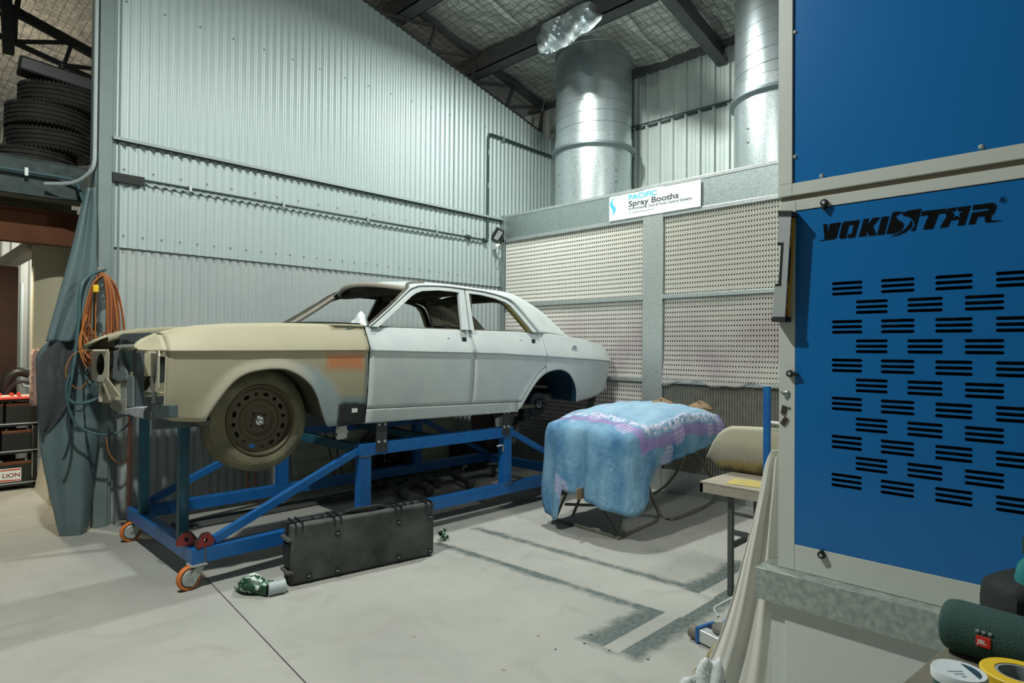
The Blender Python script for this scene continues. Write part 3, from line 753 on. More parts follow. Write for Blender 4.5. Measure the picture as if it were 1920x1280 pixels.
# screws
for px, py in ((1489, 293), (1489, 59), (1539, 329), (1839, 274)):
    p = PX(px, py, XC); b = MB(); b.lathe([(0, .006), (.004, .006), (.007, .003), (.0085, 0)], 10, Matrix.Translation((XC+.008, p.y, p.z)) @ Matrix.Rotation(-pi/2, 4, 'Y')); b.build('screw', M_lgrey, cb, smooth=True)
# turn latches
def latch(px, py, ang, L_=.026):
    p = PX(px, py, XC); M0 = Matrix.Translation((XC, p.y, p.z)) @ Matrix(((0, 0, -1, 0), (-1, 0, 0, 0), (0, 1, 0, 0), (0, 0, 0, 1))) @ Matrix.Rotation(ang, 4, 'Z')
    P = [(.013*cos(a), .013*sin(a)) for a in [radians(q) for q in range(35, 326, 24)]]+[(L_, -.004), (L_, .004)]
    b = MB(); b.prism(P, M0 @ Matrix.Translation((0, 0, .001)), .016); o = b.build('turn_latch', M_blk, cb, bevel=.003, smooth=True)
    b = MB(); b.lathe([(0, .019), (.0055, .018), (.0055, .015)], 10, M0); b.build('latch_screw', M_lgrey, o)
latch(1547, 381, radians(-92)); latch(1483, 700, radians(-5), .030); latch(1542, 1039, radians(92), .018); latch(1912, 338, radians(-90)) if False else None
p = PX(1475, 738, XC); b = MB(); b.lathe([(0, .006), (.008, .006), (.012, .003), (.014, 0)], 14, Matrix.Translation((XC, p.y, p.z)) @ Matrix.Rotation(-pi/2, 4, 'Y')); b.build('key_lock', M_galv, cb, smooth=True)
b = MB(); b.tube([p+V((-.008, 0, 0)), p+V((-.012, .012, .0)), p+V((-.010, .018, .008))], .0025, 5); b.build('lock_wire', M_steel, cb)
for px, py, an in ((1470, 768, 12), (1471, 789, 32)):
    p = PX(px, py, XC); b = MB(); b.box((-.008, -.015, 0), (.008, .015, .005), 0, Matrix.Translation(p) @ Matrix(((0, 0, -1, 0), (-1, 0, 0, 0), (0, 1, 0, 0), (0, 0, 0, 1))) @ Matrix.Rotation(radians(-an), 4, 'Z')); b.build('magnet_pad', mat('pad_brown', (.045, .03, .022), .7), cb)
p = PX(1480, 765, XC); b = MB(); b.lathe([(0, .002), (.005, .002), (.005, 0)], 8, Matrix.Translation(p) @ Matrix.Rotation(-pi/2, 4, 'Y')); b.build('screw_plug', M_steel, cb)
# letters
def poly(pts, ox=1520, oy=360, s=400/1920):
    P = [PX(ox+x*s, oy+y*s, XC) for x, y in pts]; b = MB()
    q = [(-p.y, p.z) for p in P]
    A = sum(q[i][0]*q[(i+1) % len(q)][1]-q[(i+1) % len(q)][0]*q[i][1] for i in range(len(q)))
    if A < 0: q = q[::-1]
    b.prism(q, MC @ Matrix.Translation((0, 0, -.0006)), .0012); return b.build('letter', M_letter, cb)
poly([(113, 291), (150, 287), (148, 378), (172, 285), (270, 272), (232, 405), (215, 422), (130, 432), (72, 440), (125, 425)])
poly([(300, 266), (440, 250), (400, 400), (385, 408), (330, 412), (338, 378), (368, 375), (388, 295), (345, 298), (322, 380), (318, 414), (262, 418), (255, 405), (285, 280)])
poly([(478, 243), (525, 238), (505, 300), (560, 233), (625, 226), (560, 305), (590, 388), (520, 393), (508, 345), (495, 395), (432, 400)])
poly([(640, 224), (705, 216), (662, 380), (597, 385)])
poly([(738, 182), (775, 174), (848, 180), (800, 195), (768, 215), (775, 240), (830, 275), (838, 310), (805, 350), (750, 372), (680, 375)])
poly([(995, 148), (940, 345), (902, 350), (935, 300), (925, 255), (885, 225), (830, 210), (825, 195), (880, 165)])
poly([(905, 250), (918, 285), (905, 320), (850, 362), (780, 390), (722, 398), (790, 370), (850, 330), (885, 290)])
poly([(1003, 172), (1225, 148), (1205, 190), (1150, 196), (1100, 330), (1010, 336), (1062, 205), (990, 215)])
poly([(1240, 146), (1440, 122), (1385, 295), (1322, 302), (1340, 245), (1260, 255), (1235, 312), (1162, 320), (1225, 215), (1210, 190)])
poly([(1462, 118), (1640, 95), (1668, 110), (1668, 150), (1640, 200), (1625, 205), (1620, 255), (1720, 255), (1640, 270), (1572, 272), (1565, 215), (1500, 222), (1478, 285), (1420, 292), (1452, 185), (1600, 165), (1605, 145), (1455, 160)])
# star cut-out shown as a small blue star on the A
st_ = []
for i in range(10):
    a = radians(-90+36*i); r_ = 48 if i % 2 == 0 else 19; st_.append((1318+r_*cos(a), 192+r_*sin(a)))
o = poly(st_); o.data.materials[0] = M_blue; o.name = 'star'; o.location = (-.0012, 0, 0)
P = PX(1880.5, 374.5, XC); b = MB()
ring = [(P.x-.0004, P.y+.0075*cos(a), P.z+.0075*sin(a)) for a in [2*pi*i/20 for i in range(20)]]
b.tube(ring, .0007, 4, closed=True); b.build('letter', M_letter, cb)
text('R', 'letter', Matrix(((0, 0, -1, XC-.0002), (-1, 0, 0, P.y+.0035), (0, 1, 0, P.z-.004), (0, 0, 0, 1))), .011, M_letter, cb)
# galvanised ledge and base
zl = .748; pA = PZ(1416, 1062, zl)
b = MB(); b.box((pA.x, YC1, zl-.114), (XC+.9, pA.y, zl)); b.build('ledge', mat('ledge_galv', (.34, .40, .37), .4, .55, (.50, .55, .51), 42, .25, detail=6), cb, bevel=.002)
b = MB(); b.box((XC-.028, YC1, 0), (XC+.9, .945, zl-.1145)); b.build('base_cabinet', M_whitep, cb)
b = MB(); b.box((XC-.036, YC1, 0), (XC-.029, .893, zl-.116)); b.build('base_panel', M_whitep, cb, bevel=.002)
p = PX(1493, 1127, XC); b = MB(); b.lathe([(0, .003), (.004, .002), (.004, 0)], 8, Matrix.Translation((XC-.036, p.y, p.z)) @ Matrix.Rotation(-pi/2, 4, 'Y')); b.build('base_screw', M_steel, cb)

# spirit level leaning on the frame
lv = thing('spirit_level', 'yellow and aluminium spirit level standing against cabinet frame', 'level', (XC-.03, .92, 1.64))
def LV(u, v, d=0): # u across (px), v along 0 top..1 bottom in px space
    xl = 1460.5+(1448-1460.5)*v; xr = 1489+(1475-1489)*v; y = 394+(604-394)*v
    return PX(xl+(xr-xl)*u, y, XC-.014-d)
def LP(px, py, nx): return PX(px, py, XC-nx)
def lbar(name, l0, r0, n0, n1, v0, v1, m_, bev=.0):
    # a length v0..v1 (0 top, 1 bottom) of the level; l0/r0 across its width, n0..n1 out from the cabinet frame
    tl, trr, bl_, br__ = LP(1461, 395, .052), LP(1484, 395, .052), LP(1448, 603, .052), LP(1471, 603, .052)
    def at_(u, v, n_):
        p_ = tl.lerp(trr, u).lerp(bl_.lerp(br__, u), v); return V((XC-n_, p_.y, p_.z))
    b = MB(); b.add([at_(l0, v0, n0), at_(r0, v0, n0), at_(r0, v1, n0), at_(l0, v1, n0), at_(l0, v0, n1), at_(r0, v0, n1), at_(r0, v1, n1), at_(l0, v1, n1)],
      [(0, 3, 2, 1), (4, 5, 6, 7), (0, 1, 5, 4), (1, 2, 6, 5), (2, 3, 7, 6), (3, 0, 4, 7)]); return b.build(name, m_, lv, bevel=bev)
lbar('aluminium_edge', 0, 1, .046, .052, .04, .285, M_alu); lbar('aluminium_edge', 0, 1, .046, .052, .68, .96, M_alu); lbar('aluminium_edge', .55, 1, .046, .052, .285, .68, M_alu)
lbar('window_trim', 0, .5, .044, .050, .285, .31, M_blk); lbar('window_trim', .30, .55, .044, .050, .31, .66, M_blk); lbar('window_trim', 0, .5, .044, .050, .655, .68, M_blk)
lbar('web', .30, .72, .004, .046, .04, .96, M_blk)
lbar('yellow_body', .25, .95, .001, .020, .05, .96, M_yelp, .001)
for v0, v1 in ((.10, .125), (.275, .30), (.655, .685), (.845, .87)): lbar('yellow_rib', .4, .93, .012, .045, v0, v1, M_yelp)
lbar('grip', .5, .90, .016, .044, .33, .63, M_blk2)
for v0 in (.17, .74): lbar('vial', .6, .88, .022, .036, v0, v0+.07, M_lgrey, .003)
lbar('end_cap', -.05, 1.08, .001, .056, 0, .045, M_blk2, .001); lbar('end_cap', -.05, 1.08, .001, .056, .955, 1.0, M_blk2, .001)

# ================================================================== TROLLEY
YN, YF = 4.275, 5.68     # rail centre lines
tr = thing('body_trolley', 'blue square-tube body trolley on orange-tyred castors carrying the car shell', 'trolley', (1.4, 4.85, 0))
def rail(name, a, b_, w=.09, h=.095, m_=None, bev=.004):
    b = MB(); b.bar(a, b_, w, h); return b.build(name, m_ or M_trol, tr, bevel=bev)
ZL = .203
rail('lower_rail', (1.481, YN, ZL), (5.25, YN, ZL)); rail('lower_rail', (1.481, YF, ZL), (5.25, YF, ZL))
rail('front_beam', (1.44, YN-.046, ZL), (1.44, YF+.046, ZL), .08); rail('rear_beam', (5.29, YN-.04, ZL), (5.29, YF+.04, ZL), .08)
for Y in (YN, YF):
    rail('upper_rail', (2.61, Y, .745), (4.29, Y, .745))
    rail('upright', (2.665, Y, ZL+.048), (2.665, Y, .698)); rail('upright', (4.225, Y, ZL+.048), (4.225, Y, .698))
    rail('diagonal_brace', (1.55, Y, ZL+.075), (2.62, Y, .745), .05, .055); rail('diagonal_brace', (5.28, Y, ZL+.05), (4.28, Y, .745), .05, .055)
for Y, xx in ((4.54, 1.44), (5.43, 1.44)):
    rail('support_post', (xx, Y, ZL+.048), (xx+.0, Y, 1.02), .062, .062, M_teal)
rail('cross_tube', (3.45, YN, .745), (3.45, YF, .745), .06, .06, M_teal)
rail('cross_tube', (2.665, YN, .745), (2.665, YF, .745), .07, .07, M_teal)
M_weld = mat('weld', (.16, .17, .14), .6, .6)
for Y in (YN,):
    for x in (2.665, 4.225):
        for z in (ZL+.05, .697):
            b = MB(); b.box((x-.052, Y-.05, z-.004), (x+.052, Y+.05, z+.004)); b.build('weld_bead', M_weld, tr)
b = MB(); b.box((1.476, YN-.052, ZL-.048), (1.484, YN-.046, ZL+.048)); b.build('weld_bead', M_weld, tr)
for x in (2.80, 4.19):
    for Y in (YN, YF):
        b = MB(); b.box((x-.05, Y-.052, .72), (x+.05, Y-.044, .965)); br_ = b.build('bracket_plate', mat('bracket_steel', (.06, .065, .07), .5, .5), tr)
        for dx in (-.028, .028):
            for z in (.80, .935):
                b = MB(); b.lathe([(0, .008), (.011, .008), (.011, 0)], 8, Matrix.Translation((x+dx, Y-.052, z)) @ Matrix.Rotation(pi/2, 4, 'X')); b.build('bolt', M_lgrey, br_)
def caster(x, y, ang, m_tyre, lab_):
    M0 = Matrix.Translation((x, y, 0)) @ Matrix.Rotation(ang, 4, 'Z')
    b = MB(); b.box((x-.05, y-.045, .144), (x+.05, y+.045, .155)); b.tube([(x, y, .12), (x, y, .145)], .03, 12)
    # fork cheeks
    for s in (-1, 1):
        P = [(-.035, .0), (.035, .0), (-.025, -.09), (-.045, -.105), (-.068, -.095), (-.072, -.078)]
        Mx = M0 @ Matrix.Translation((0, s*.027-.0015, .13)) @ Matrix(((1, 0, 0, 0), (0, 0, -1, 0), (0, 1, 0, 0), (0, 0, 0, 1)))
        b.prism(P[::-1], Mx, .003)
    c = b.build('castor', M_lgrey, tr)
    Mw = M0 @ Matrix.Translation((-.052, 0, .0765)) @ Matrix.Rotation(pi/2, 4, 'X')
    b = MB(); b.lathe([(.060, -.018), (.070, -.019), (.0765, -.010), (.0765, .010), (.070, .019), (.060, .018)], 32, Mw, closed=True); w = b.build('castor_tyre', m_tyre, c, smooth=True)
    b = MB(); b.lathe([(.0, -.013), (.045, -.013), (.050, -.017), (.0605, -.017), (.0605, .017), (.050, .017), (.045, .013), (0, .013)], 32, Mw); b.build('castor_hub', M_blk, c, smooth=True)
    for s in (-1, 1):
        b = MB(); b.lathe([(0, s*.024), (.048, s*.022), (.054, s*.016)], 24, Mw); b.build('hub_disc', M_lgrey, c)
        b = MB(); b.lathe([(0, s*.036), (.010, s*.036), (.010, s*.02)], 10, Mw); b.build('axle_nut', M_galv, c)
caster(1.44, YN-.015, radians(12), M_orange, ''); caster(1.455, YF-.06, radians(5), M_orange, '')
caster(5.20, YF-.2, radians(60), M_blk, ''); caster(5.22, YN, radians(200), M_blk, '')
b = MB(); b.tube(catmull([(4.10, YN-.02, .62), (4.13, YN-.05, .63), (4.175, YN-.03, .61), (4.18, YN-.02, .56)], 4), .008, 6); b.build('hook', M_lgrey, tr)
# red welding magnets on the front corner
def magnet(px, py, rot, label):
    p = PZ(px, py, .255)
    t = thing('welding_magnet', label, 'magnet', tuple(p), 'red welding magnets on the trolley')
    P = [(-.055, 0), (.035, 0), (.060, .030), (.02, .085), (-.02, .085), (-.062, .03)]
    hole_ = [(.012*cos(a)+0, .042+.014*sin(a)) for a in [2*pi*i/10 for i in range(10)]]
    Mx = Matrix.Translation(p) @ Matrix.Rotation(rot, 4, 'Z') @ Matrix.Rotation(pi/2, 4, 'X') @ Matrix.Rotation(radians(0), 4, 'Z')
    vs, fs = fill_holes(P, [hole_], Mx)
    for dz in (-.012, .012):
        b = MB(); b.add([V(v)+(Mx.to_3x3() @ V((0, 0, dz))) for v in vs], fs); b.build('red_plate', M_red, t, solid=.003, off=0)
    b = MB(); b.prism([(x*.9, .04+(y-.04)*.9) for x, y in P], Mx @ Matrix.Translation((0, 0, -.010)), .020); 
    b = MB()
    for i in (1, 2, 3, 4, 5): 
        a, c = P[i], P[(i+1) % 6]; b.bar(Mx @ V((a[0]*.92, .04+(a[1]-.04)*.92, 0)), Mx @ V((c[0]*.92, .04+(c[1]-.04)*.92, 0)), .02, .006, up=tuple(Mx.to_3x3() @ V((0, 0, 1))))
    b.build('magnet_edge', M_steel, t)
magnet(350, 1022, radians(-28), 'left red welding magnet standing on the trolley front beam')
magnet(384, 1024, radians(8), 'right red welding magnet standing on the trolley front corner')

# ================================================================== CAR
car = thing('car', 'stripped sedan shell in khaki and white primer up on the trolley, doors and wings on', 'car', (3.4, 5.02, 1.0))
YC = 5.02; YS = 4.12
zc = lambda x: interp([(1.1, 1.515), (2.6, 1.525), (4.0, 1.50), (5.0, 1.455), (5.9, 1.41)], x)
ztop = lambda x: interp([(1.10, 1.535), (1.16, 1.575), (1.22, 1.60), (1.32, 1.632), (1.45, 1.655), (1.64, 1.674), (2.0, 1.69), (2.6, 1.70), (4.4, 1.700), (4.7, 1.695), (5.1, 1.668), (5.41, 1.637), (5.85, 1.583), (5.97, 1.53)], x)
FA = [(1.45, 1.072), (1.461, 1.098), (1.499, 1.166), (1.557, 1.254), (1.616, 1.321), (1.678, 1.361), (1.74, 1.38), (1.838, 1.393), (1.934, 1.391), (2.003, 1.371), (2.074, 1.332), (2.147, 1.27), (2.201, 1.188), (2.245, 1.083), (2.290, .983), (2.315, .962)]
RA = [(4.30, .955), (4.334, .979), (4.385, 1.058), (4.459, 1.158), (4.543, 1.243), (4.637, 1.298), (4.741, 1.325), (4.864, 1.331), (4.975, 1.301), (5.053, 1.244), (5.112, 1.165), (5.145, 1.085), (5.156, 1.001), (5.158, .985)]
def sm(P, k=4): return [(p.x, p.y) for p in catmull([(a, b_, 0) for a, b_ in P], k)]
FAs, RAs = sm(FA), sm(RA)
def adist(x, z, A):
    best = 9
    for (a, b_), (c, d) in zip(A, A[1:]):
        L2 = (c-a)**2+(d-b_)**2
        if L2 < 1e-12: continue
        t = max(0, min(1, ((x-a)*(c-a)+(z-b_)*(d-b_))/L2)); q = sqrt((x-a-t*(c-a))**2+(z-b_-t*(d-b_))**2); best = min(best, q)
    return best
def ys(x, z):
    y = YS; c = zc(x); T_ = ztop(x)
    if x < 1.65: y += ((1.65-x)/.5)**2*.045
    if x < 1.24: y += ((1.24-x)/.14)**1.3*.10
    if x > 5.15: y += ((x-5.15)/.75)**2*.13
    if z >= c:
        q = (z-c)/max(.05, T_-c); y += .095*q**1.15
    else:
        q = (c-z); y += .020*min(1, q/.014)+.055*(min(q, .6)/.55)**2.2
    d = min(adist(x, z, FAs), adist(x, z, RAs)) if (1.3 < x < 2.5 or 4.15 < x < 5.3) and z < 1.48 else 9
    if d < .085: y -= .020*(.5+.5*cos(pi*d/.085))
    return y
def mir(b):
    q = MB(); q.v = [(x, 2*YC-y, z) for x, y, z in b.v]; q.f = [f[::-1] for f in b.f]; q.m = list(b.m); return q
def sidepair(b, name, mats, parents=(None, None), **kw):
    o1 = b.build(name, mats, parents[0] or car, **kw); o2 = mir(b).build(name, mats, parents[1] or car, **kw); return o1, o2
def panel(xs, zb, zt, extra=(), crease=True, nlow=14, nup=7):
    P = []
    for x in xs:
        lo, hi, c = zb(x), zt(x), zc(x); col = []
        if crease and lo < c-.03 and hi > c:
            zz = [lo+(c-.016-lo)*(i/nlow) for i in range(nlow+1)]+[c-.008, c]+[c+(hi-c)*(i/nup) for i in range(1, nup+1)]
        else: zz = [lo+(hi-lo)*i/(nlow+nup+2) for i in range(nlow+nup+3)]
        col = [(x, ys(x, z), z) for z in zz]
        for dy, dz in extra: col.append((x, ys(x, hi)+dy, hi+dz))
        P.append(col)
    b = MB(); b.grid(P); return b
def lin(a, b_, n): return [a+(b_-a)*i/n for i in range(n+1)]
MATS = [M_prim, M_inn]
SOL = dict(solid=.012, off=1, smooth=True, ang=35, moff=1)
def side_build(b, name, mats, parents=(None, None), ang=28, solid=.010):
    # outer skin faces -y on the near side
    o1 = b.build(name, mats, parents[0] or car, smooth=True, ang=ang, recalc=False); o2 = mir(b).build(name, mats, parents[1] or car, smooth=True, ang=ang, recalc=False)
    for o in (o1, o2):
        q = o.modifiers.new('s', 'SOLIDIFY'); q.thickness = solid; q.offset = -1; q.material_offset = 1
    return o1, o2
def orient(b):
    # make sure near side normals point to -y
    fl_ = []
    for f in b.f:
        p = [V(b.v[i]) for i in f]; n_ = (p[1]-p[0]).cross(p[2]-p[0])
        if n_.length < 1e-12 and len(p) > 3: n_ = (p[2]-p[0]).cross(p[3]-p[0])
        fl_.append(f if n_.y <= 1e-9 else f[::-1])
    b.f = fl_; return b
# --- front wing
fx = [x for x, _ in FAs]
def fzb(x):
    if x < 1.45: return interp([(1.222, 1.10), (1.26, 1.082), (1.40, 1.066), (1.45, 1.072)], x)
    if x > 2.315: return interp([(2.315, .962), (2.62, .955)], x)
    return interp(FAs, x)
xs = lin(1.222, 1.44, 8)+fx+lin(2.33, 2.617, 8)
b = panel(xs, fzb, ztop, extra=((.03, .012), (.07, .018), (.14, .016), (.20, .006), (.205, -.03)))
P = []
for x in (1.09, 1.10, 1.12, 1.15, 1.18, 1.2, 1.222):
    lo = interp([(1.09, 1.528), (1.10, 1.520), (1.222, 1.513)], x); hi = max(ztop(x), lo+.004); k_ = interp([(1.09, 0.1), (1.12, .6), (1.222, 1)], x)
    row = [(x, ys(x, lo+(hi-lo)*i/8), lo+(hi-lo)*i/8) for i in range(9)]
    for dy, dz in ((.03, .012), (.07, .018), (.14, .016), (.20, .006)): row.append((x, ys(x, hi)+dy*k_, hi+dz*k_))
    P.append(row)
b.grid(P)
wing, wing2 = side_build(orient(b), 'front_wing', [M_fender, M_khaki])
# front return flange of the wing
b = MB(); P = []
for i in range(13):
    z = 1.095+(1.505-1.095)*i/12; P.append([(1.222, ys(1.222, z)-.0, z), (1.218, ys(1.222, z)+.006, z), (1.232, ys(1.222, z)+.035, z)])
b.grid(P); sidepair(b, 'wing_flange', M_khakil, (wing, wing2), solid=.004)
b = MB(); q = ys(2.52, 1.08); b.box((2.50, q-.006, 1.052), (2.545, q-.001, 1.083)); o = b.build('paper_label', M_paper, wing); lab(o, 'small white paper label')
# inner arches
def arch_in(A, name, m_, depth):
    b = MB(); P = []
    for x, z in A: P.append([(x, ys(x, z)+.004, z), (x, ys(x, z)+.03, z+.004), (x, YS+depth, z+.02)])
    b.grid(P); return sidepair(b, name, m_, solid=.006)
arch_in(FAs[8:-6], 'wheel_arch', M_inn, .30); arch_in(RAs[3:], 'wheel_arch', M_navy, .42)
# --- doors
sl = lambda x: interp([(2.6, 1.075), (4.30, 1.034)], x)
def shut(z): return 2.640+.012*sin((z-1.05)*4)
def warp_x(b, edge_x, fn):
    b.v = [(x+fn(z)-edge_x if abs(x-edge_x) < 1e-4 else x, y, z) for x, y, z in b.v]; return b
b = panel(lin(2.632, 3.704, 20), sl, ztop, extra=((.012, .004), (.03, .004)))
fd, fd2 = side_build(orient(b), 'front_door', MATS)
rdx = sorted(set(lin(3.711, 4.28, 12)+[x for x, _ in RAs if 4.30 < x < 4.63]+[4.645, 4.66]))
def rzb(x):
    if x < 4.27: return sl(x)
    return max(sl(x), interp(RAs, x)+.055+.02*(x-4.27)) if x < 4.66 else interp(RAs, x)+.06
b = panel(rdx, rzb, ztop, extra=((.012, .004), (.03, .004)))
rd, rd2 = side_build(orient(b), 'rear_door', MATS)
# door pressed-in handle cut-outs
for (x, z, par, parf) in ((3.60, 1.615, fd, fd2), (4.50, 1.612, rd, rd2)):
    for s, pr_ in ((0, par), (1, parf)):
        y = ys(x, z); yy = y-.004 if not s else 2*YC-y+.004; sg_ = -1 if not s else 1
        b = MB(); Mh = Matrix.Translation((x, yy, z)) @ Matrix.Rotation(pi/2 if not s else -pi/2, 4, 'X')
        P_ = [(-.022, .022), (.022, .022), (.022, -.03), (.0, -.03), (-.022, .0)]
        if s: P_ = [(a, -c) for a, c in P_]
        b.prism([(a*1.35, c*1.25) for a, c in P_], Mh @ Matrix.Translation((0, 0, -.0)), .002); o = b.build('handle_surround', M_prim, pr_)
        b = MB(); b.prism(P_, Mh @ Matrix.Translation((0, 0, .0)), .0035); b.build('handle_hole', M_blk, pr_)
        b = MB(); b.lathe([(0, .003), (.012, .002), (.013, 0)], 10, Matrix.Translation((x-.17, ys(x-.17, z+.01)+(-.001 if not s else 0) if not s else 2*YC-ys(x-.17, z+.01)+.001, z+.01)) @ Matrix.Rotation(pi/2 if not s else -pi/2, 4, 'X')); b.build('lock_button', M_prim, pr_)
# --- sill
b = panel(lin(2.632, 4.30, 24), lambda x: interp([(2.6, .958), (4.30, .938)], x), lambda x: sl(x)-.006, crease=False, nlow=4, nup=2)
b.grid([[(x, ys(x, .95)+.0, interp([(2.6, .958), (4.3, .938)], x)), (x, ys(x, .95)+.10, interp([(2.6, .958), (4.3, .938)], x)-.006)] for x in lin(2.632, 4.30, 24)])
side_build(orient(b), 'sill', MATS)
# --- rear quarter
RB = [(5.158, .985), (5.253, .99), (5.437, 1.009), (5.649, 1.04), (5.748, 1.071)]
def qzb(x):
    if x < 5.158: return interp(RAs, x)
    return interp(RB+[(5.80, 1.15), (5.825, 1.195), (5.868, 1.303), (5.894, 1.418)], x)
xs = [4.666]+[x for x, _ in RAs if x > 4.67]+lin(5.17, 5.74, 12)+[5.77, 5.80, 5.825, 5.85, 5.868, 5.88, 5.894]
b = panel(xs, qzb, ztop, extra=((.03, .008), (.08, .010), (.16, .010), (.22, .0)))
P = []
for x, z in [(x, z) for x, z in RAs if x <= 4.67]:
    t_ = rzb(x)-.006; P.append([(x, ys(x, z+(t_-z)*i/6), z+(t_-z)*i/6) for i in range(7)])
b.grid(P)
P = []
for x in (5.894, 5.91, 5.93, 5.955):
    lo = 1.515; hi = ztop(x); row = [(x, ys(x, lo+(hi-lo)*i/5), lo+(hi-lo)*i/5) for i in range(6)]
    for dy, dz in ((.03, .008), (.08, .010), (.16, .010), (.22, .0)): row.append((x, ys(x, hi)+dy, hi+dz*.6))
    P.append(row)
b.grid(P)
qp, qp2 = side_build(orient(b), 'rear_quarter', MATS)
fx_, fz_ = 5.18, 1.585
p = PY(1077, 655, 4.15); fx_, fz_ = p.x, p.z
b = MB(); Mh = Matrix.Translation((fx_, ys(fx_, fz_)-.003, fz_)) @ Matrix.Rotation(pi/2, 4, 'X')
b.lathe([(.030, -.012), (.040, -.004), (.043, .003), (.048, .0)], 24, Mh); o = b.build('fuel_filler_cup', M_prim, qp, smooth=True)
b = MB(); b.lathe([(0, -.002), (.038, -.001)], 24, Mh); b.build('cup_base', mat('cup_shade', (.42, .46, .50), .6), o)
# --- greenhouse
def gy(z): return 4.19+.45*(z-1.70)
def G(x, z, o_=0): return (x, gy(z)+o_, z)
def gframe(outer, inner, name, parent, mats, t=.035, y_o=-.012):
    n = len(outer); b = MB()
    vs = [G(x, z, y_o) for x, z in outer]+[G(x, z, y_o) for x, z in inner]+[G(x, z, y_o+t) for x, z in outer]+[G(x, z, y_o+t) for x, z in inner]
    fs = []
    for i in range(n-1):
        fs += [(i, i+1, n+i+1, n+i), (2*n+i, 3*n+i, 3*n+i+1, 2*n+i+1), (i, 2*n+i, 2*n+i+1, i+1), (n+i, n+i+1, 3*n+i+1, 3*n+i)]
    fs += [(0, n, 3*n, 2*n), (n-1, 3*n-1, 4*n-1, 2*n-1)]
    mi = [0, 1, 0, 0]*(n-1)+[0, 0]
    b.v = vs; b.f = fs; b.m = mi
    return b.build(name, mats, parent[0], bevel=.004), mir(b).build(name, mats, parent[1], bevel=.004)
fo_ = [(2.672, 1.703), (2.90, 1.857), (3.13, 2.016), (3.18, 2.042), (3.25, 2.064), (3.45, 2.080), (3.60, 2.080), (3.757, 2.076), (3.715, 1.88), (3.674, 1.703)]
fi_ = [(2.735, 1.703), (2.94, 1.842), (3.135, 1.975), (3.19, 2.005), (3.264, 2.030), (3.447, 2.050), (3.60, 2.050), (3.682, 2.046), (3.637, 1.88), (3.596, 1.703)]
gframe(fo_, fi_, 'door_frame', (fd, fd2), MATS)
ro_ = [(3.688, 1.703), (3.728, 1.88), (3.770, 2.076), (3.95, 2.070), (4.15, 2.046), (4.28, 2.014), (4.35, 1.975), (4.43, 1.885), (4.50, 1.795), (4.568, 1.703)]
ri_ = [(3.736, 1.703), (3.768, 1.88), (3.803, 2.046), (3.951, 2.042), (4.13, 2.019), (4.25, 1.988), (4.31, 1.955), (4.38, 1.870), (4.45, 1.782), (4.512, 1.703)]
gframe(ro_, ri_, 'door_frame', (rd, rd2), MATS)
gframe([(x*1.0-.0, z) for x, z in ri_[5:]], [(x-.032, z-.004) for x, z in ri_[5:]], 'frame_seal', (rd, rd2), [mat('olive_strip', (.20, .17, .06), .6), M_inn], t=.05, y_o=.006)
# body side frame: gutter line to roof edge
GL = [(2.650, 1.706, 4.19), (2.90, 1.872, None), (3.12, 2.028, None), (3.19, 2.058, None), (3.27, 2.078, None), (3.52, 2.093, None), (3.77, 2.088, None), (4.00, 2.078, None), (4.16, 2.058, None), (4.30, 2.03, None), (4.37, 1.99, None), (4.44, 1.915, None), (4.52, 1.81, None), (4.60, 1.703, None)]
GL = [V((x, gy(z)-.006, z)) for x, z, _ in GL]
def yroof(t_): return t_
SE = [V((2.700, 4.255, 1.715)), V((2.94, 4.335, 1.878)), V((3.155, 4.405, 2.040)), V((3.20, 4.46, 2.085)), V((3.28, 4.48, 2.105)), V((3.52, 4.49, 2.125)), V((3.77, 4.49, 2.128))]
SE += [V((4.00, 4.50, 2.120)), PY(940, 546, 4.50), PY(965, 553, 4.50), PY(990, 567, 4.49), PY(1015, 584, 4.47), PY(1040, 607, 4.44), PY(1068, 634, 4.40)]
K = 6
def loft(A, B, bulge):
    P = []
    for a, c in zip(A, B):
        row = []
        for i in range(K+1):
            t_ = i/K; p = a.lerp(c, t_); w_ = sin(pi*t_)*bulge; row.append(p+V((0, -w_*.6, w_*.8)))
        P.append(row)
    return P
b = MB(); b.grid(loft(catmull(GL, 4), catmull(SE, 4), .012))
b = orient(b); side_build(b, 'roof_side', MATS, ang=50, solid=.02)
# gutter bead
b = MB(); b.tube([g_+V((0, -.006, .004)) for g_ in catmull(GL, 3)], .006, 6); sidepair(b, 'rain_gutter', M_prim, smooth=True)
# A pillar inner stiffener round the windscreen
b = MB(); b.tube([p_+V((.0, .012, -.006)) for p_ in catmull(SE[:3], 4)], .020, 8); sidepair(b, 'windscreen_pillar', mat('pillar_tan', (.28, .25, .20), .6), smooth=True)
# roof panel
def roofpt(x_, t_, z0):   # t in -1..1 across
    return (x_, YC+t_*(YC-4.49), z0+.050*(1-abs(t_)**2.0))
P = []
zr_ = lambda x: interp([(3.03, 2.062), (3.15, 2.075), (3.28, 2.105), (3.52, 2.125), (3.8, 2.128), (4.0, 2.120), (4.16, 2.108), (4.32, 2.09)], x)
for i in range(21):
    t_ = -1+2*i/20; row = []
    xf = 3.20-.16*(1-abs(t_)**2.2)
    for j in range(17):
        x_ = xf+(4.36-.0-xf)*j/16; zz_ = zr_(max(x_, 3.03)+(.02 if j == 0 else 0)); row.append(roofpt(x_, t_, zz_-(.012 if j == 0 else 0)))
    P.append(row)
b = MB(); b.grid(P); b.build('roof_panel', MATS, car, smooth=True, solid=.014, off=-1, moff=1, ang=50)
b = MB(); hd = []
for i in range(21):
    t_ = -1+2*i/20; xf = 3.195-.16*(1-abs(t_)**2.2); hd.append(V(roofpt(xf, t_*1.04, 2.058)))
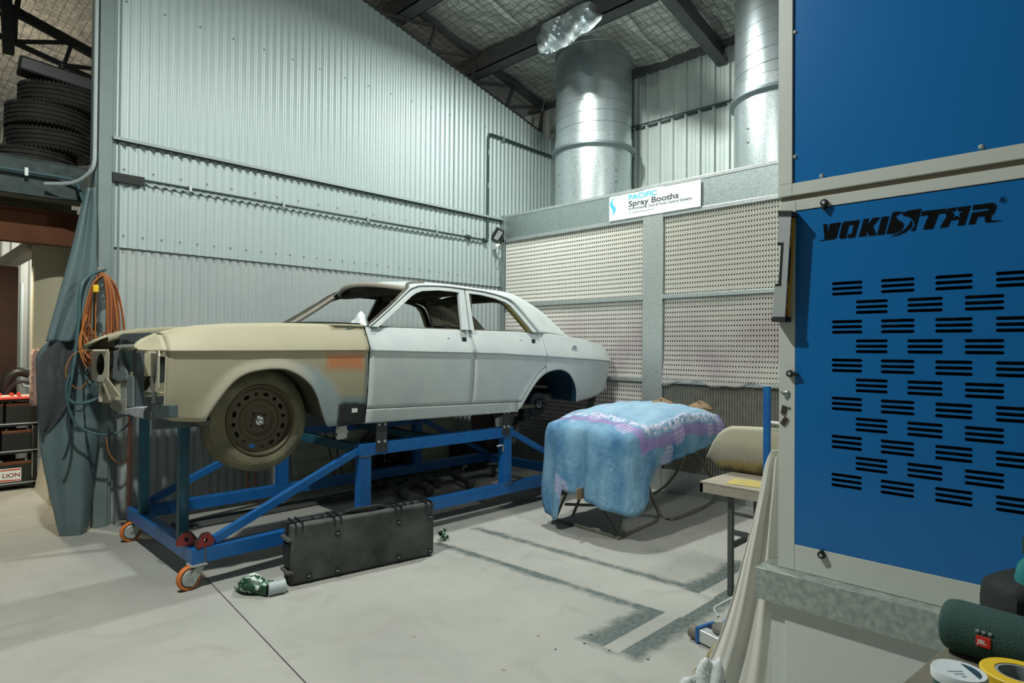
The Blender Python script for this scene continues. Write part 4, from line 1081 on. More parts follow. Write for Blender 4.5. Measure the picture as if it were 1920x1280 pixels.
b.tube(hd, .022, 8); b.build('windscreen_header', mat('header_tan', (.36, .33, .27), .6), car, smooth=True)
b = MB(); b.box((3.20, 4.46, 2.02), (3.27, 5.58, 2.075)); b.box((3.70, 4.44, 2.03), (3.78, 5.60, 2.09)); b.box((4.30, 4.50, 2.01), (4.40, 5.54, 2.07)); b.build('roof_bow', M_inn, car)['kind'] = 'stuff'
# backlight surround and parcel shelf, boot lid
bl0 = SE[9]; bl1 = SE[13]
b = MB(); P = []
for i in range(13):
    t_ = -1+2*i/12; P.append([(x_, YC+t_*(YC-yy_), z_+.04*(1-t_*t_)) for x_, yy_, z_ in ((4.35, 4.52, 2.07), (4.43, 4.53, 2.045), (4.50, 4.54, 2.0))])
b.grid(P); b.build('rear_header', MATS, car, smooth=True, solid=.01, moff=1)
b = MB(); P = []
for i in range(13):
    t_ = -1+2*i/12; P.append([(x_, YC+t_*(YC-yy_), z_+.02*(1-t_*t_)) for x_, yy_, z_ in ((4.98, 4.40, 1.66), (5.12, 4.40, 1.665), (5.45, 4.42, 1.63), (5.93, 4.46, 1.54))])
b.grid(P); b.build('boot_lid', MATS, car, smooth=True, solid=.01, moff=1)
b = MB(); b.box((5.86, 4.30, 1.08), (5.88, 5.74, 1.53)); b.build('tail_panel', MATS, car)
b = MB(); b.box((4.55, 4.25, 1.60), (5.0, 5.79, 1.62)); b.build('parcel_shelf', M_inn, car)
b = MB(); b.box((5.2, 4.35, 1.02), (5.86, 5.69, 1.05)); b.box((4.56, 4.5, 1.0), (4.60, 5.54, 1.60)); b.build('boot_floor', M_navy, car)['kind'] = 'stuff'
b = MB(); b.box((2.66, 4.24, .955), (4.6, 5.80, .985)); b.build('floor_pan', M_inn, car)
# inner faces of far pillars: stiffeners with pressed holes
for xx, w_ in ((3.70, .06),):
    b = MB(); b.bar((xx, 5.80, 1.66), (xx+(.10 if xx < 4 else -.2), 5.66, 2.07), w_*1.6, .05, up=(0, 1, 0)); sidepair(mir(b), 'pillar_inner', M_inn)
for px, py, w_, h_ in ((810, 580, .05, .035), (832, 590, .085, .07), (838, 612, .11, .05)):
    p = PY(px, py, 5.62); b = MB(); b.box((p.x-w_/2, p.y-.004, p.z-h_/2), (p.x+w_/2, p.y, p.z+h_/2)); b.build('pillar_hole', M_blk, car, bevel=.01)
p = PY(822, 585, 5.64); b = MB(); b.prism([(-.22, .17), (.22, .14), (.30, -.16), (-.10, -.16)][::-1], Matrix.Translation(p) @ Matrix.Rotation(pi/2, 4, 'X'), .02); b.build('rear_pillar_panel', M_inn, car)
# cowl, dash and firewall
b = MB(); P = []
for i in range(17):
    t_ = -1+2*i/16; c_ = 1-t_*t_; P.append([(2.42-.10*c_, YC+t_*.82, 1.665), (2.50-.12*c_, YC+t_*.82, 1.695+.015*c_), (2.60-.14*c_, YC+t_*.80, 1.712+.02*c_), (2.74-.14*c_, YC+t_*.80, 1.70+.02*c_), (2.78-.14*c_, YC+t_*.80, 1.66)])
b.grid(P); cw = b.build('cowl_panel', M_suppt, car, smooth=True, solid=.01)
b = MB(); b.tube([(2.60-.14*(1-t_*t_), YC+t_*.78, 1.722+.022*(1-t_*t_)) for t_ in lin(-1, 1, 20)], .010, 6); b.build('windscreen_seal', M_blk, car, smooth=True)
b = MB(); b.prism([(2.36, 4.20), (2.62, 4.20), (2.66, 4.26), (2.62, 4.42), (2.42, 4.42), (2.30, 4.30)], Matrix.Translation((0, 0, 1.70)), .018); b.build('cowl_corner', M_khaki, car, bevel=.008)
b = MB(); b.box((2.52, 4.22, 1.02), (2.55, 5.82, 1.68)); b.build('firewall', M_khaki, car)
b = MB(); b.box((2.80, 4.3, 1.42), (2.98, 5.74, 1.66)); b.build('dash_frame', M_inn, car, bevel=.02)
# --- engine bay: inner guards, rails, radiator support, headlamp panels
b = MB(); b.box((1.30, 4.44, 1.30), (2.50, 4.46, 1.60)); b.prism([(1.55, 4.42), (2.25, 4.42), (2.20, 4.62), (1.60, 4.62)], Matrix.Translation((0, 0, 1.14)), .40); sidepair(b, 'inner_guard', M_khaki)
b = MB(); b.box((1.25, 4.48, 1.00), (2.60, 4.56, 1.10)); sidepair(b, 'chassis_rail', M_suppt, bevel=.006)
b = MB(); b.box((2.0, 4.50, .93), (2.62, 4.62, 1.02)); b.box((4.3, 4.5, .98), (5.6, 4.58, 1.06)); b.build('underbody_rail', M_steel, car, bevel=.006)['kind'] = 'stuff'
# radiator support and front sheet metal: flat pressed pieces set across the nose
def nose(name, pts, X, m_, th=.012, bev=.003):
    P_ = [PX(150+x*.1719, 600+y*.1719, X) for x, y in pts]; q_ = [(-p_.y, p_.z) for p_ in P_]
    A_ = sum(q_[i][0]*q_[(i+1) % len(q_)][1]-q_[(i+1) % len(q_)][0]*q_[i][1] for i in range(len(q_)))
    if A_ < 0: q_ = q_[::-1]
    b = MB(); b.prism(q_, Matrix(((0, 0, -1, X+th), (-1, 0, 0, 0), (0, 1, 0, 0), (0, 0, 0, 1))), th); return b.build(name, m_, car, bevel=bev)
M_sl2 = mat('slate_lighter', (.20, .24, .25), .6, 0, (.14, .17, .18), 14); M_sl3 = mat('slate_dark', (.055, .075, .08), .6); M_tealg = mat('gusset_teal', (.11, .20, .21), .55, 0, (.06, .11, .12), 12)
M_oli = mat('olive_inner', (.16, .15, .09), .7, 0, (.11, .10, .06), 5); M_crs = mat('cross_white', (.46, .50, .52), .55, 0, (.34, .37, .38), 10)
nose('inner_wall', [(600, 290), (800, 290), (800, 600), (700, 680), (650, 840), (600, 840)], 1.60, M_oli)
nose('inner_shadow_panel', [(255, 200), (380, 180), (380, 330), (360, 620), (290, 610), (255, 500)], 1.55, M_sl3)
nose('upper_tie_panel', [(375, 290), (375, 195), (470, 145), (770, 135), (800, 160), (700, 240), (690, 290), (640, 262), (540, 240), (510, 215), (460, 222), (445, 285)], 1.30, M_suppt, .10)
nose('tie_bar_flange', [(375, 285), (400, 272), (620, 258), (690, 270), (690, 292), (600, 300), (380, 302)], 1.20, mat('flange_pale', (.42, .43, .38), .6), .06)
nose('slate_bucket', [(360, 335), (430, 312), (448, 420), (505, 560), (500, 650), (430, 668), (350, 640), (365, 420)], 1.235, M_sl2, .03, .008)
nose('bucket_slot', [(415, 420), (430, 430), (425, 560), (412, 540)], 1.2335, M_blk, .002, 0)
nose('support_gusset', [(450, 340), (605, 315), (570, 400), (578, 565), (530, 560), (470, 450)], 1.26, M_tealg)
nose('support_upright', [(505, 605), (575, 605), (575, 945), (505, 945)], 1.245, M_sl2, .03)
nose('support_upright', [(570, 325), (618, 325), (608, 945), (580, 945), (580, 600)], 1.255, M_sl3, .05)
nose('pale_stay', [(440, 690), (500, 680), (500, 1010), (445, 900)], 1.25, mat('stay_pale', (.33, .35, .30), .6))
nose('far_valance', [(195, 640), (290, 630), (430, 825), (365, 838), (320, 888), (250, 720)], 1.21, M_khaki)
nose('far_valance_edge', [(240, 690), (260, 690), (330, 870), (318, 888)], 1.205, M_khakil, .004)
nose('far_bumper_mount', [(322, 900), (365, 868), (495, 868), (500, 1030), (430, 1018), (330, 960)], 1.24, mat('mount_grey', (.33, .33, .28), .6, 0, (.25, .25, .21), 12), .05)
nose('near_stay', [(755, 640), (785, 610), (805, 740), (832, 920), (770, 915), (792, 790)], 1.24, M_crs)
nose('front_rail', [(610, 845), (960, 822), (960, 935), (760, 935), (600, 935)], 1.36, M_sl2, .06)
nose('tan_shim', [(650, 800), (700, 778), (940, 790), (945, 812), (780, 815), (640, 832)], 1.34, mat('shim', (.46, .42, .24), .5), .03)
nose('crossmember', [(505, 962), (600, 945), (720, 950), (700, 1078), (600, 1062), (500, 1020)], 1.225, M_crs, .08, .008)
mp_ = nose('mount_plate', [(690, 1000), (742, 932), (970, 930), (975, 1063), (742, 1085), (690, 1072)], 1.205, mat('plate_teal', (.045, .075, .08), .5), .05)
q = PX(150+780*.1719, 600+1035*.1719, 1.20); b = MB(); b.lathe([(.0, .006), (.008, .006), (.014, .0)], 12, Matrix.Translation(q) @ Matrix.Rotation(-pi/2, 4, 'Y')); b.build('bolt', M_steel, mp_)
# headlamp panels with round openings
def lampanel(s):
    outer = [(-.165, -.10), (-.15, -.13), (.13, -.135), (.16, -.10), (.165, .09), (.14, .12), (-.14, .12), (-.165, .09)]
    hole_ = [(.088*cos(a), -.0+.088*sin(a)) for a in [2*pi*i/20 for i in range(20)]]
    yc = 4.325 if s > 0 else 2*YC-4.325
    Mx = Matrix.Translation((1.205, yc, 1.395)) @ Matrix.Rotation(s*radians(-8), 4, 'Z') @ Matrix(((0, 0, -1, 0), (-1, 0, 0, 0), (0, 1, 0, 0), (0, 0, 0, 1)))
    vs, fs = fill_holes(outer, [hole_], Mx); b = MB(); b.add(vs, fs); hp = b.build('headlamp_panel', M_khakil, car, solid=.006)
    b = MB(); b.lathe([(.086, -.004), (.098, .003), (.110, .0)], 24, Mx); b.build('lamp_ring', M_khakil, hp, smooth=True)
    b = MB(); b.lathe([(.088, -.005), (.080, -.05), (.03, -.075), (0, -.078)], 24, Mx); b.build('lamp_bowl', mat('bowl_grey', (.27, .30, .31), .5) if s > 0 else M_blk, hp, smooth=True)
    b = MB(); b.box((1.13, yc-.12, 1.500), (1.21, yc+.13, 1.512)); b.build('lamp_panel_flange', M_khakil, hp)
lampanel(1); lampanel(-1)
# suspension bits in the front arch
b = MB(); b.bar((2.02, 4.46, 1.05), (2.0, 4.46, 1.42), .05, .05); b.bar((2.22, 4.5, 1.0), (2.27, 4.5, 1.33), .03, .05); b.tube([(1.80, 4.45, 1.02), (1.82, 4.62, 1.02)], .09, 14); b.build('suspension_arm', M_steel, car)['kind'] = 'stuff'
b = MB(); b.box((1.44, 4.26, 1.035), (1.60, 4.5, 1.062)); b.build('under_bracket', M_steel, car)
# front wheel
def tyre_mesh(R, rw, W_, tread=True):
    h = W_/2; pr_ = [(rw, -h*.80), (rw+.012, -h*.92), (rw+.05, -h), (R-.045, -h*.98), (R-.016, -h*.88), (R-.004, -h*.80)]
    for k_ in range(4):
        y0 = -h*.80+(h*1.6)*(k_+.5)/4-.006; pr_ += [(R, y0-.002), (R-.010, y0), (R-.010, y0+.008), (R, y0+.010)]
    pr_ += [(R-.004, h*.80), (R-.016, h*.88), (R-.045, h*.98), (rw+.05, h), (rw+.012, h*.92), (rw, h*.80)]
    return pr_
Yw_ = 4.36; p = PY(489, 789, Yw_-.09); wx, wz = p.x, p.z
MW = Matrix.Translation((wx, Yw_, wz)) @ Matrix.Rotation(radians(4), 4, 'Z') @ Matrix.Rotation(radians(-3), 4, 'X') @ Matrix.Rotation(pi/2, 4, 'X')   # local z -> -y
wh = lab(bpy.data.objects.new('front_wheel', None), 'dusty tyre on a rusty steel rim'); COL.objects.link(wh); wh.parent = car; wh.matrix_parent_inverse = Matrix.Translation(-WLOC[car.name])
del wh['label']
b = MB(); b.lathe(tyre_mesh(.348, .240, .185), 72, MW); 
ty = b.build('tyre', M_rubd, wh, smooth=True, ang=30)
b = MB()
for i in range(90):
    a = 2*pi*i/90
    b.box((.334, -.004, -.088), (.3485, .004, -.070), 0, MW @ Matrix.Rotation(a, 4, 'Z'))
b.build('tread_block', M_rubd, wh)['kind'] = 'stuff'
b = MB(); b.lathe([(.226, .082), (.226, .089), (.216, .092), (.209, .084), (.207, .060), (.200, .050), (.196, .030), (.190, -.06), (.21, -.08)], 64, MW); MWo = MW; b.v = [tuple(MW @ (Matrix.Diagonal((1.08, 1.08, 1, 1)) @ (MW.inverted() @ V(p_)))) for p_ in b.v]; MW = MW @ Matrix.Diagonal((1.08, 1.08, 1, 1)); rim = b.build('rim', M_rim, wh, smooth=True, ang=50)
hl = []
for i in range(16):
    a = 2*pi*i/16+.1; w_ = .022 if i % 2 else .014; h_ = .0135
    hl.append([(.168*cos(a)-(w_*cos(q))*sin(a)+(h_*sin(q))*cos(a), .168*sin(a)+(w_*cos(q))*cos(a)+(h_*sin(q))*sin(a)) for q in [2*pi*k_/8 for k_ in range(8)]])
vs, fs = fill_holes([(.200*cos(2*pi*i/48), .200*sin(2*pi*i/48)) for i in range(48)], hl+[[(.135*cos(2*pi*i/32), .135*sin(2*pi*i/32)) for i in range(32)]], MW @ Matrix.Translation((0, 0, .050)))
b = MB(); b.add(vs, fs); b.build('wheel_disc', M_rim, wh, solid=.004)
b = MB(); b.lathe([(.136, .048), (.126, .060), (.112, .063), (.098, .055), (.085, .040), (.05, .040), (.040, .052), (.034, .056), (0, .056)], 48, MW); b.build('wheel_centre', M_rim, wh, smooth=True)
b = MB(); b.lathe([(.030, .056), (.030, .066), (.022, .070), (.016, .066), (.009, .064), (.007, .070), (0, .070)], 20, MW); o = b.build('hub_cap', M_chr, wh, smooth=True)
for i in range(4):
    a = 2*pi*i/4+.6; b = MB(); b.lathe([(.0045, .0), (.009, .003), (.009, -.01)], 8, MW @ Matrix.Translation((.057*cos(a), .057*sin(a), .042))); b.build('stud_hole', M_blk, wh)
b = MB(); b.lathe([(0, -.01), (.15, -.01), (.15, -.05)], 32, MW); b.build('brake_drum', M_steel, wh)
# rear hub
p = PY(1010, 758, 4.33); MWr = Matrix.Translation((p.x, 4.36, p.z)) @ Matrix.Rotation(pi/2, 4, 'X')
rh = bpy.data.objects.new('rear_hub', None); COL.objects.link(rh); rh.parent = car; rh.matrix_parent_inverse = Matrix.Translation(-WLOC[car.name])
M_hub = mat('hub_black', (.012, .018, .022), .4, .3)
b = MB(); b.lathe([(0, .03), (.055, .03), (.060, .02), (.118, .018), (.122, .010), (.122, -.02), (.09, -.03), (.09, -.1)], 40, MWr); b.build('brake_disc', M_hub, rh, smooth=True)
b = MB(); b.lathe([(.020, .034), (.030, .034), (.030, .028)], 20, MWr); b.build('hub_flange', M_grey, rh)
for i in range(5):
    a = 2*pi*i/5+.2; b = MB(); b.lathe([(0, .09), (.007, .09), (.007, .02)], 8, MWr @ Matrix.Translation((.054*cos(a), .054*sin(a), 0))); b.build('wheel_stud', M_hub, rh)
b = MB(); b.tube([(p.x, 4.40, p.z), (p.x, 5.64, p.z)], .045, 12); b.bar((p.x, 4.50, p.z-.02), (p.x-.52, 4.48, p.z-.09), .05, .06); b.box((p.x-.19, 4.36, p.z-.16), (p.x-.09, 4.44, p.z-.03)); b.build('rear_axle', M_hub, car)['kind'] = 'stuff'
b = MB(); b.bar(PY(973, 782, 4.5), PY(958, 830, 4.5), .06, .05); b.build('axle_prop', M_steel, tr)
b = MB(); b.bar(PY(1112, 742, 4.62), PY(1088, 822, 4.45), .06, .05); b.bar(PY(1088, 822, 4.45), (5.29, 4.45, .25), .06, .05); b.build('rear_prop', M_steel, tr)
# white tag under the wing, plastic bag on the cowl
p = PY(641, 812, 4.28); b = MB(); P = []
for i in range(9):
    row = []
    for j in range(7):
        u = -.045+.09*i/8; v_ = j/6; row.append((p.x+u+.004*sin(j*2+i), 4.275+.012*sin(i*1.7+j)+.01*v_, p.z+.055-.085*v_-(.02*abs(sin(i*.9)) if j == 6 else 0)))
    P.append(row)
b.grid(P); o = b.build('masking_rag', M_paper, None, solid=.002); tag(o, 'torn white rag hanging under rear corner of the khaki wing', 'rag')
p = PY(675, 607, 4.72); b = MB(); P = []
for i in range(25):
    a = 2*pi*i/24; row = []
    for j in range(9):
        t_ = j/8; r_ = .085*(1-t_)**.75*(1+.16*sin(3*a+4*t_)+.08*sin(7*a+9*t_))
        row.append((p.x+r_*cos(a)+.008*t_, p.y+r_*sin(a)*.9, 1.725+.128*t_+.006*sin(5*a)))
    P.append(row)
b.grid(P); o = b.build('plastic_bag', M_plast, None, smooth=True); tag(o, 'crumpled white plastic bag standing on the cowl behind the windscreen opening', 'bag')

# ================================================================== CASE AND FLOOR THINGS
a = PZ(541, 1102); e = PZ(816, 1041); ax = (e-a); LC = ax.length; ax.normalize(); ay = V((-ax.y, ax.x, 0)); HC = .395; TC = .155
MK = Matrix((ax, ay, V((0, 0, 1)))).transposed().to_4x4(); MK.translation = a
cs = thing('equipment_case', 'long black moulded plastic case standing on edge in front of the trolley', 'case', tuple(a))
b = MB(); b.box((.012, .0, .008), (LC-.008, TC*.46, HC), 0, MK); b.build('front_shell', mat('case_dusty', (.022, .026, .024), .7, 0, (.085, .092, .085), 5, .35, detail=8), cs, bevel=.02, smooth=True)
b = MB(); b.box((.012, TC*.50, .008), (LC-.008, TC, HC), 0, MK); b.build('back_shell', M_blk2, cs, bevel=.02, smooth=True)
b = MB(); b.box((.006, TC*.44, .002), (LC-.002, TC*.52, HC+.006), 0, MK); b.build('seam_rim', M_blk, cs, bevel=.003)
for u in (.06, .30, .72, .95):
    for du in (-.022, .022):
        b = MB(); b.box((u*LC+du-.004, -.004, HC-.05), (u*LC+du+.004, TC+.003, HC+.016), 0, MK); b.build('lid_rib', M_blk, cs, bevel=.003)
for u in (.30, .72, .955, .12):
    for z in (HC-.10, .045) if u != .12 else (.05,):
        b = MB(); b.box((u*LC-.017, -.006, z-.018), (u*LC+.017, .006, z+.018), 0, MK); l_ = b.build('latch', M_blk, cs, bevel=.003)
        b = MB(); b.box((u*LC-.010, -.009, z-.003), (u*LC+.010, -.005, z+.003), 0, MK); b.build('latch_bar', M_grey, l_)
for u in (.17, .23, .80, .86):
    b = MB(); b.prism([(0, 0), (.10, 0), (.10, .018), (.02, .012)], MK @ Matrix.Translation((u*LC, .02, HC-.005)) @ Matrix.Rotation(pi/2, 4, 'Z') @ Matrix.Rotation(pi/2, 4, 'X'), .006); b.build('stacking_rib', M_blk, cs)
hp = catmull([(LC*.36, TC*.45, HC+.002), (LC*.40, TC*.35, HC+.022), (LC*.50, TC*.3, HC+.026), (LC*.60, TC*.35, HC+.024), (LC*.66, TC*.45, HC+.002)], 5)
b = MB(); b.tube([MK @ p_ for p_ in hp], .014, 8); b.build('carry_handle', M_blk, cs, smooth=True)
for z in (.09, .30):
    b = MB(); b.box((-.012, .0, z-.010), (.05, TC*.9, z+.010), 0, MK); b.build('end_rib', mat('worn_rib', (.10, .10, .09), .6), cs, bevel=.004)
b = MB(); b.box((-.002, .02, .12), (.014, TC*.8, .27), 0, MK); b.build('end_handle', M_blk, cs, bevel=.004)

m_pat = bpy.data.materials.new('green_print'); m_pat.use_nodes = True; N, L = nt(m_pat)
tc_ = N.new('ShaderNodeTexCoord'); vn = N.new('ShaderNodeTexNoise'); vn.inputs['Scale'].default_value = 34; vn.inputs['Detail'].default_value = 2; L.new(tc_.outputs['Object'], vn.inputs['Vector'])
rp = N.new('ShaderNodeValToRGB'); rp.color_ramp.elements[0].position = .53; rp.color_ramp.elements[1].position = .555; rp.color_ramp.elements[0].color = (.004, .055, .022, 1); rp.color_ramp.elements[1].color = (.55, .65, .58, 1)
L.new(vn.outputs['Fac'], rp.inputs['Fac']); L.new(rp.outputs['Color'], N['Principled BSDF'].inputs['Base Color']); N['Principled BSDF'].inputs['Roughness'].default_value = .5
t = thing('wrapped_tube', 'pale tube in a green and white printed bag lying left of the black case', 'tube', (1.7, 4.0, 0))
p0 = PZ(440, 1106); p1 = PZ(545, 1100, .0); dr = V((ax.x, ax.y, 0)); pa = PZ(508, 1103, .04); pth = [pa+dr*q for q in (-.02, .05, .085)]
b = MB(); b.tube(pth, .042, 16); b.build('pale_tube', mat('tube_grey', (.42, .48, .48), .4), t, smooth=True)
b = MB(); P = []
d2 = (pa-p0); d2.z = 0; d2.normalize(); n2 = V((-d2.y, d2.x, 0)); Lb = (pa-V((p0.x, p0.y, pa.z))).length
for i in range(15):
    s_ = i/14; r_ = interp([(0, .006), (.10, .022), (.22, .042), (.45, .062), (.60, .056), (.75, .044), (1, .045)], s_); c_ = pa-d2*(Lb*(1-s_))+V((0, 0, r_-.04 if s_ < .9 else .005))
    c_.z = max(r_*.95, .02)
    P.append([c_+n2*(r_*1.1*cos(q)*(1+.10*sin(5*q+8*s_)))+V((0, 0, 1))*(r_*sin(q)*(1+.08*sin(7*q+11*s_))) for q in [2*pi*k_/20 for k_ in range(21)]])
b.grid(P); b.build('printed_bag', m_pat, t, smooth=True)
p = PZ(826, 1004, .04); b = MB(); P = []
for i in range(9):
    P.append([p+V((.0+.055*i/8*ax.x+(.03+.012*i/3)*cos(q)*.3, .055*i/8*ax.y+(.035+.02*sin(i*2.1+3*q))*cos(q), (.035+.02*sin(i*1.7+4*q))*sin(q)+.005)) for q in [2*pi*k_/14 for k_ in range(15)]])
b.grid(P); o = b.build('foil_wrap', m_pat, None); tag(o, 'crumpled green and white wrapper poking out beyond right end of black case', 'wrapper')

# cradle under the trolley
t = thing('steel_cradle', 'dark steel subframe with stub arms lying on the floor beneath the trolley', 'subframe', (3.5, 4.9, 0))
c0 = PZ(705, 905, .10); c1 = PZ(862, 882, .10)
b = MB(); b.bar(c0, c1, .09, .06); b.build('main_beam', M_steel, t, bevel=.005)
c2 = PZ(705, 930, .09); c3 = PZ(790, 900, .09); b = MB(); b.bar(c2, c3, .07, .05); b.build('front_beam', M_steel, t, bevel=.005)
for (q0, q1) in (((722, 905), (758, 925)), ((762, 900), (805, 918)), ((790, 895), (820, 905)), ((850, 890), (882, 906))):
    u0_, u1_ = PZ(*q0, .09), PZ(*q1, .06); b = MB(); b.tube([u0_, u1_], .035, 10); a_ = b.build('stub_arm', M_steel, t, smooth=True)
    b = MB(); b.tube([u1_-V((0, .02, 0)), u1_+V((.0, .03, 0))], .055, 14); b.build('arm_boss', M_steel, a_, smooth=True)
for q0 in ((715, 893), (788, 880), (868, 876)):
    u0_ = PZ(*q0, .13); b = MB(); b.tube([u0_-V((0, 0, .05)), u0_, u0_+V((.06, .0, .01))], .018, 8); b.build('hose_stub', M_grey, t, smooth=True)
# things between trolley and wall
def tyre(name, label, loc, R=.33, W_=.20, rw=.20, rot=None, m_=None, group=None, cat='tyre'):
    t = thing(name, label, cat, loc, group)
    Mx = Matrix.Translation(loc) @ (rot or Matrix.Identity(4)); b = MB(); b.lathe(tyre_mesh(R, rw, W_), 56, Mx); b.lathe([(rw, -W_*.4), (rw, W_*.4)], 56, Mx); b.build('rubber_casing', m_ or M_rub, t, smooth=True, ang=30)
    b = MB()
    for i in range(64):
        a = 2*pi*i/64
        for s in (-1, 1): b.box((R-.012, -.007, s*W_*.43-.012), (R+.001, .004, s*W_*.43+.012), 0, Mx @ Matrix.Rotation(a+(.03 if s > 0 else 0), 4, 'Z'))
    b.build('tread_block', m_ or M_rub, t)['kind'] = 'stuff'
    return t, Mx
RW = Matrix.Rotation(pi/2-.10, 4, 'X')
p = PY(724, 862, 5.87)
sp, Mx = tyre('spare_wheel', 'dark wheel standing against the wall boards behind the trolley', (p.x, 5.87, .335), .33, .19, .20, RW, M_blk2, None, 'wheel')
b = MB(); b.lathe([(.20, .05), (.19, .03), (.15, .04), (.09, .02), (0, .02)], 40, Mx); d_ = b.build('wheel_disc', M_rustd, sp, smooth=True)
for i in range(5):
    a = 2*pi*i/5; b = MB(); b.lathe([(0, .03), (.008, .03), (.008, .0)], 8, Mx @ Matrix.Translation((.055*cos(a), .055*sin(a), .01))); b.build('wheel_bolt', M_galv, d_)
M_perf = mat('perforated_board', (.20, .20, .14), .7)
N, L = nt(M_perf); tc_ = N.new('ShaderNodeTexCoord'); vn = N.new('ShaderNodeTexVoronoi'); vn.inputs['Scale'].default_value = 55; vn.inputs['Randomness'].default_value = .15; L.new(tc_.outputs['Object'], vn.inputs['Vector'])
rp = N.new('ShaderNodeValToRGB'); rp.color_ramp.elements[0].position = .25; rp.color_ramp.elements[1].position = .32; rp.color_ramp.elements[0].color = (.13, .13, .10, 1); rp.color_ramp.elements[1].color = (.45, .44, .33, 1)
L.new(vn.outputs['Distance'], rp.inputs['Fac']); L.new(rp.outputs['Color'], N['Principled BSDF'].inputs['Base Color'])
for (pa_, pb_, lb) in (((545, 795), (722, 795), 'left pegboard sheet leaning on the wall behind spare wheel'), ((722, 800), (852, 795), 'right pegboard sheet leaning on the wall beside the spare wheel')):
    q0, q1 = PY(*pa_, 6.12), PY(*pb_, 6.12); b = MB(); Mx = Matrix.Translation((q0.x, 6.03, 0)) @ Matrix.Rotation(radians(-7), 4, 'X'); b.box((0, 0, .01), (q1.x-q0.x-.01, .008, .98), 0, Mx); o = b.build('pegboard', M_perf, None); tag(o, lb, 'board')
b = MB()
for px0, px1 in ((608, 632), (622, 646)):
    b.bar(PY(px0, 800, 5.86), PY(px1, 905, 5.80)+V((0, 0, 0)), .035, .02)
o = b.build('trestle_leg', M_steel, None); o['kind'] = 'stuff'; tag(o, 'pair of dark folding trestle legs leaning before the left pegboard', 'trestle')
b = MB(); q0, q1 = PY(853, 830, 5.95), PY(938, 866, 5.95)
b.box((q0.x, 5.9, .16), (q1.x-.06, 6.18, .52)); o = b.build('dark_crate', M_blk2, None, bevel=.01)
tag(o, 'dark crate against the wall under the rear of the trolley', 'crate')
o.location.z = -.155
b = MB(); P = []
for i in range(13):
    row = []
    for j in range(9):
        q = PY(884+46*i/12, 776+56*j/8-(6*sin(i*.5) if j == 8 else 0), 5.75); row.append((q.x, 5.75+.03*sin(i*1.3)+.01*sin(j), q.z))
    P.append(row)
b.grid(P); o = b.build('brown_rag', mat('brown_cloth', (.085, .065, .055), .9), None, smooth=True, solid=.004); tag(o, 'dull brown cloth hanging below the rear sill on the far side', 'cloth')
def pixpath(pts, Y, k=5): return catmull([PY(x, y, Y if not isinstance(Y, (list, tuple)) else Y[i]) for i, (x, y) in enumerate(pts)], k)
b = MB(); q = PY(243, 880, 6.16); b.tube([(q.x, 6.17, .0), (q.x, 6.17, 1.0)], .018, 8); o = b.build('pink_pipe', M_pink, None, smooth=True); tag(o, 'faded pink pipe standing against wall left of trolley front', 'pipe')
b = MB(); q = PY(468, 890, 6.12); b.tube([(q.x, 6.14, .0), (q.x-.02, 6.17, .62)], .016, 8); b.tube([(q.x+.08, 6.14, .0), (q.x+.05, 6.17, .62)], .012, 8); o = b.build('pink_stake', M_pink, None, smooth=True); o['kind'] = 'stuff'; tag(o, 'two thin pinkish stakes against the wall directly below the front tyre', 'stakes')
b = MB()
for k_, (xa, xb_, yy, zz) in enumerate(((1.75, 4.3, 5.80, .02), (1.7, 4.0, 5.70, .02), (1.9, 3.6, 5.62, .018))):
    b.tube([(xa, yy, zz), (xb_, yy+.04, zz)], .018, 8)
o = b.build('long_bar', M_steel, None, smooth=True); o['kind'] = 'stuff'; tag(o, 'bundle of long dark bars lying on floor along the wall', 'bars')
b = MB(); q = PZ(950, 905); b.prism([(q.x-.12, q.y-.15), (q.x+.16, q.y-.12), (q.x+.14, q.y+.18), (q.x-.14, q.y+.14)], Matrix.Translation((0, 0, .0)), .004); o = b.build('paper_sheet', M_paper, None); tag(o, 'flat white paper sheet on floor under the trolley rear upright', 'paper')

# ================================================================== CURTAIN, CABLES, HOSES
def ribbon(rows, Y, amp, waves, nn=34, ph=0, yfun=None):
    P = []
    for r_i, (py, pl, pr__) in enumerate(rows):
        row = []
        for j in range(nn+1):
            u = j/nn; px = pl+(pr__-pl)*u; yy = Y+amp*sin(2*pi*waves*u+ph+py*.004)+(yfun(u, py) if yfun else 0)
            q = PY(px, py, Y); d = ray(px, py); row.append((q.x, yy, q.z))
        P.append(row)
    return P
def dens(rows, k=5):
    c_ = catmull([(a, b_, c) for a, b_, c in rows], k); return [(p_.x, p_.y, p_.z) for p_ in c_]
ct = thing('vinyl_curtain', 'heavy teal grey vinyl strip curtain gathered back against the wall post', 'curtain', (1.1, 6.1, 0))
up = dens([(352, 163, 178), (400, 150, 181), (460, 136, 181), (540, 114, 180), (600, 97, 160), (640, 86, 142)])
b = MB(); b.grid(ribbon(up, 6.02, .018, 1.6, ph=1.0)); b.build('upper_fold', M_curt, ct, smooth=True, solid=.004, ang=180)
rr_ = dens([(500, 142, 190), (600, 128, 186), (700, 118, 184), (800, 112, 183), (900, 118, 180), (1000, 125, 178)])
lo_ = dens([(612, 118, 150), (660, 72, 158), (700, 68, 176), (760, 70, 188), (820, 73, 185), (880, 82, 178), (940, 96, 172), (985, 106, 166), (1003, 112, 160)])
b = MB(); b.grid(ribbon(lo_, 6.13, .020, 1.4, ph=.6, yfun=lambda u, py: -.05*sin(pi*u))); b.build('lower_fold', M_curt, ct, smooth=True, solid=.004, ang=180)
bk = dens([(622, 128, 140), (650, 92, 140), (680, 70, 140), (720, 69, 140), (760, 72, 128), (800, 76, 100), (812, 80, 84)])
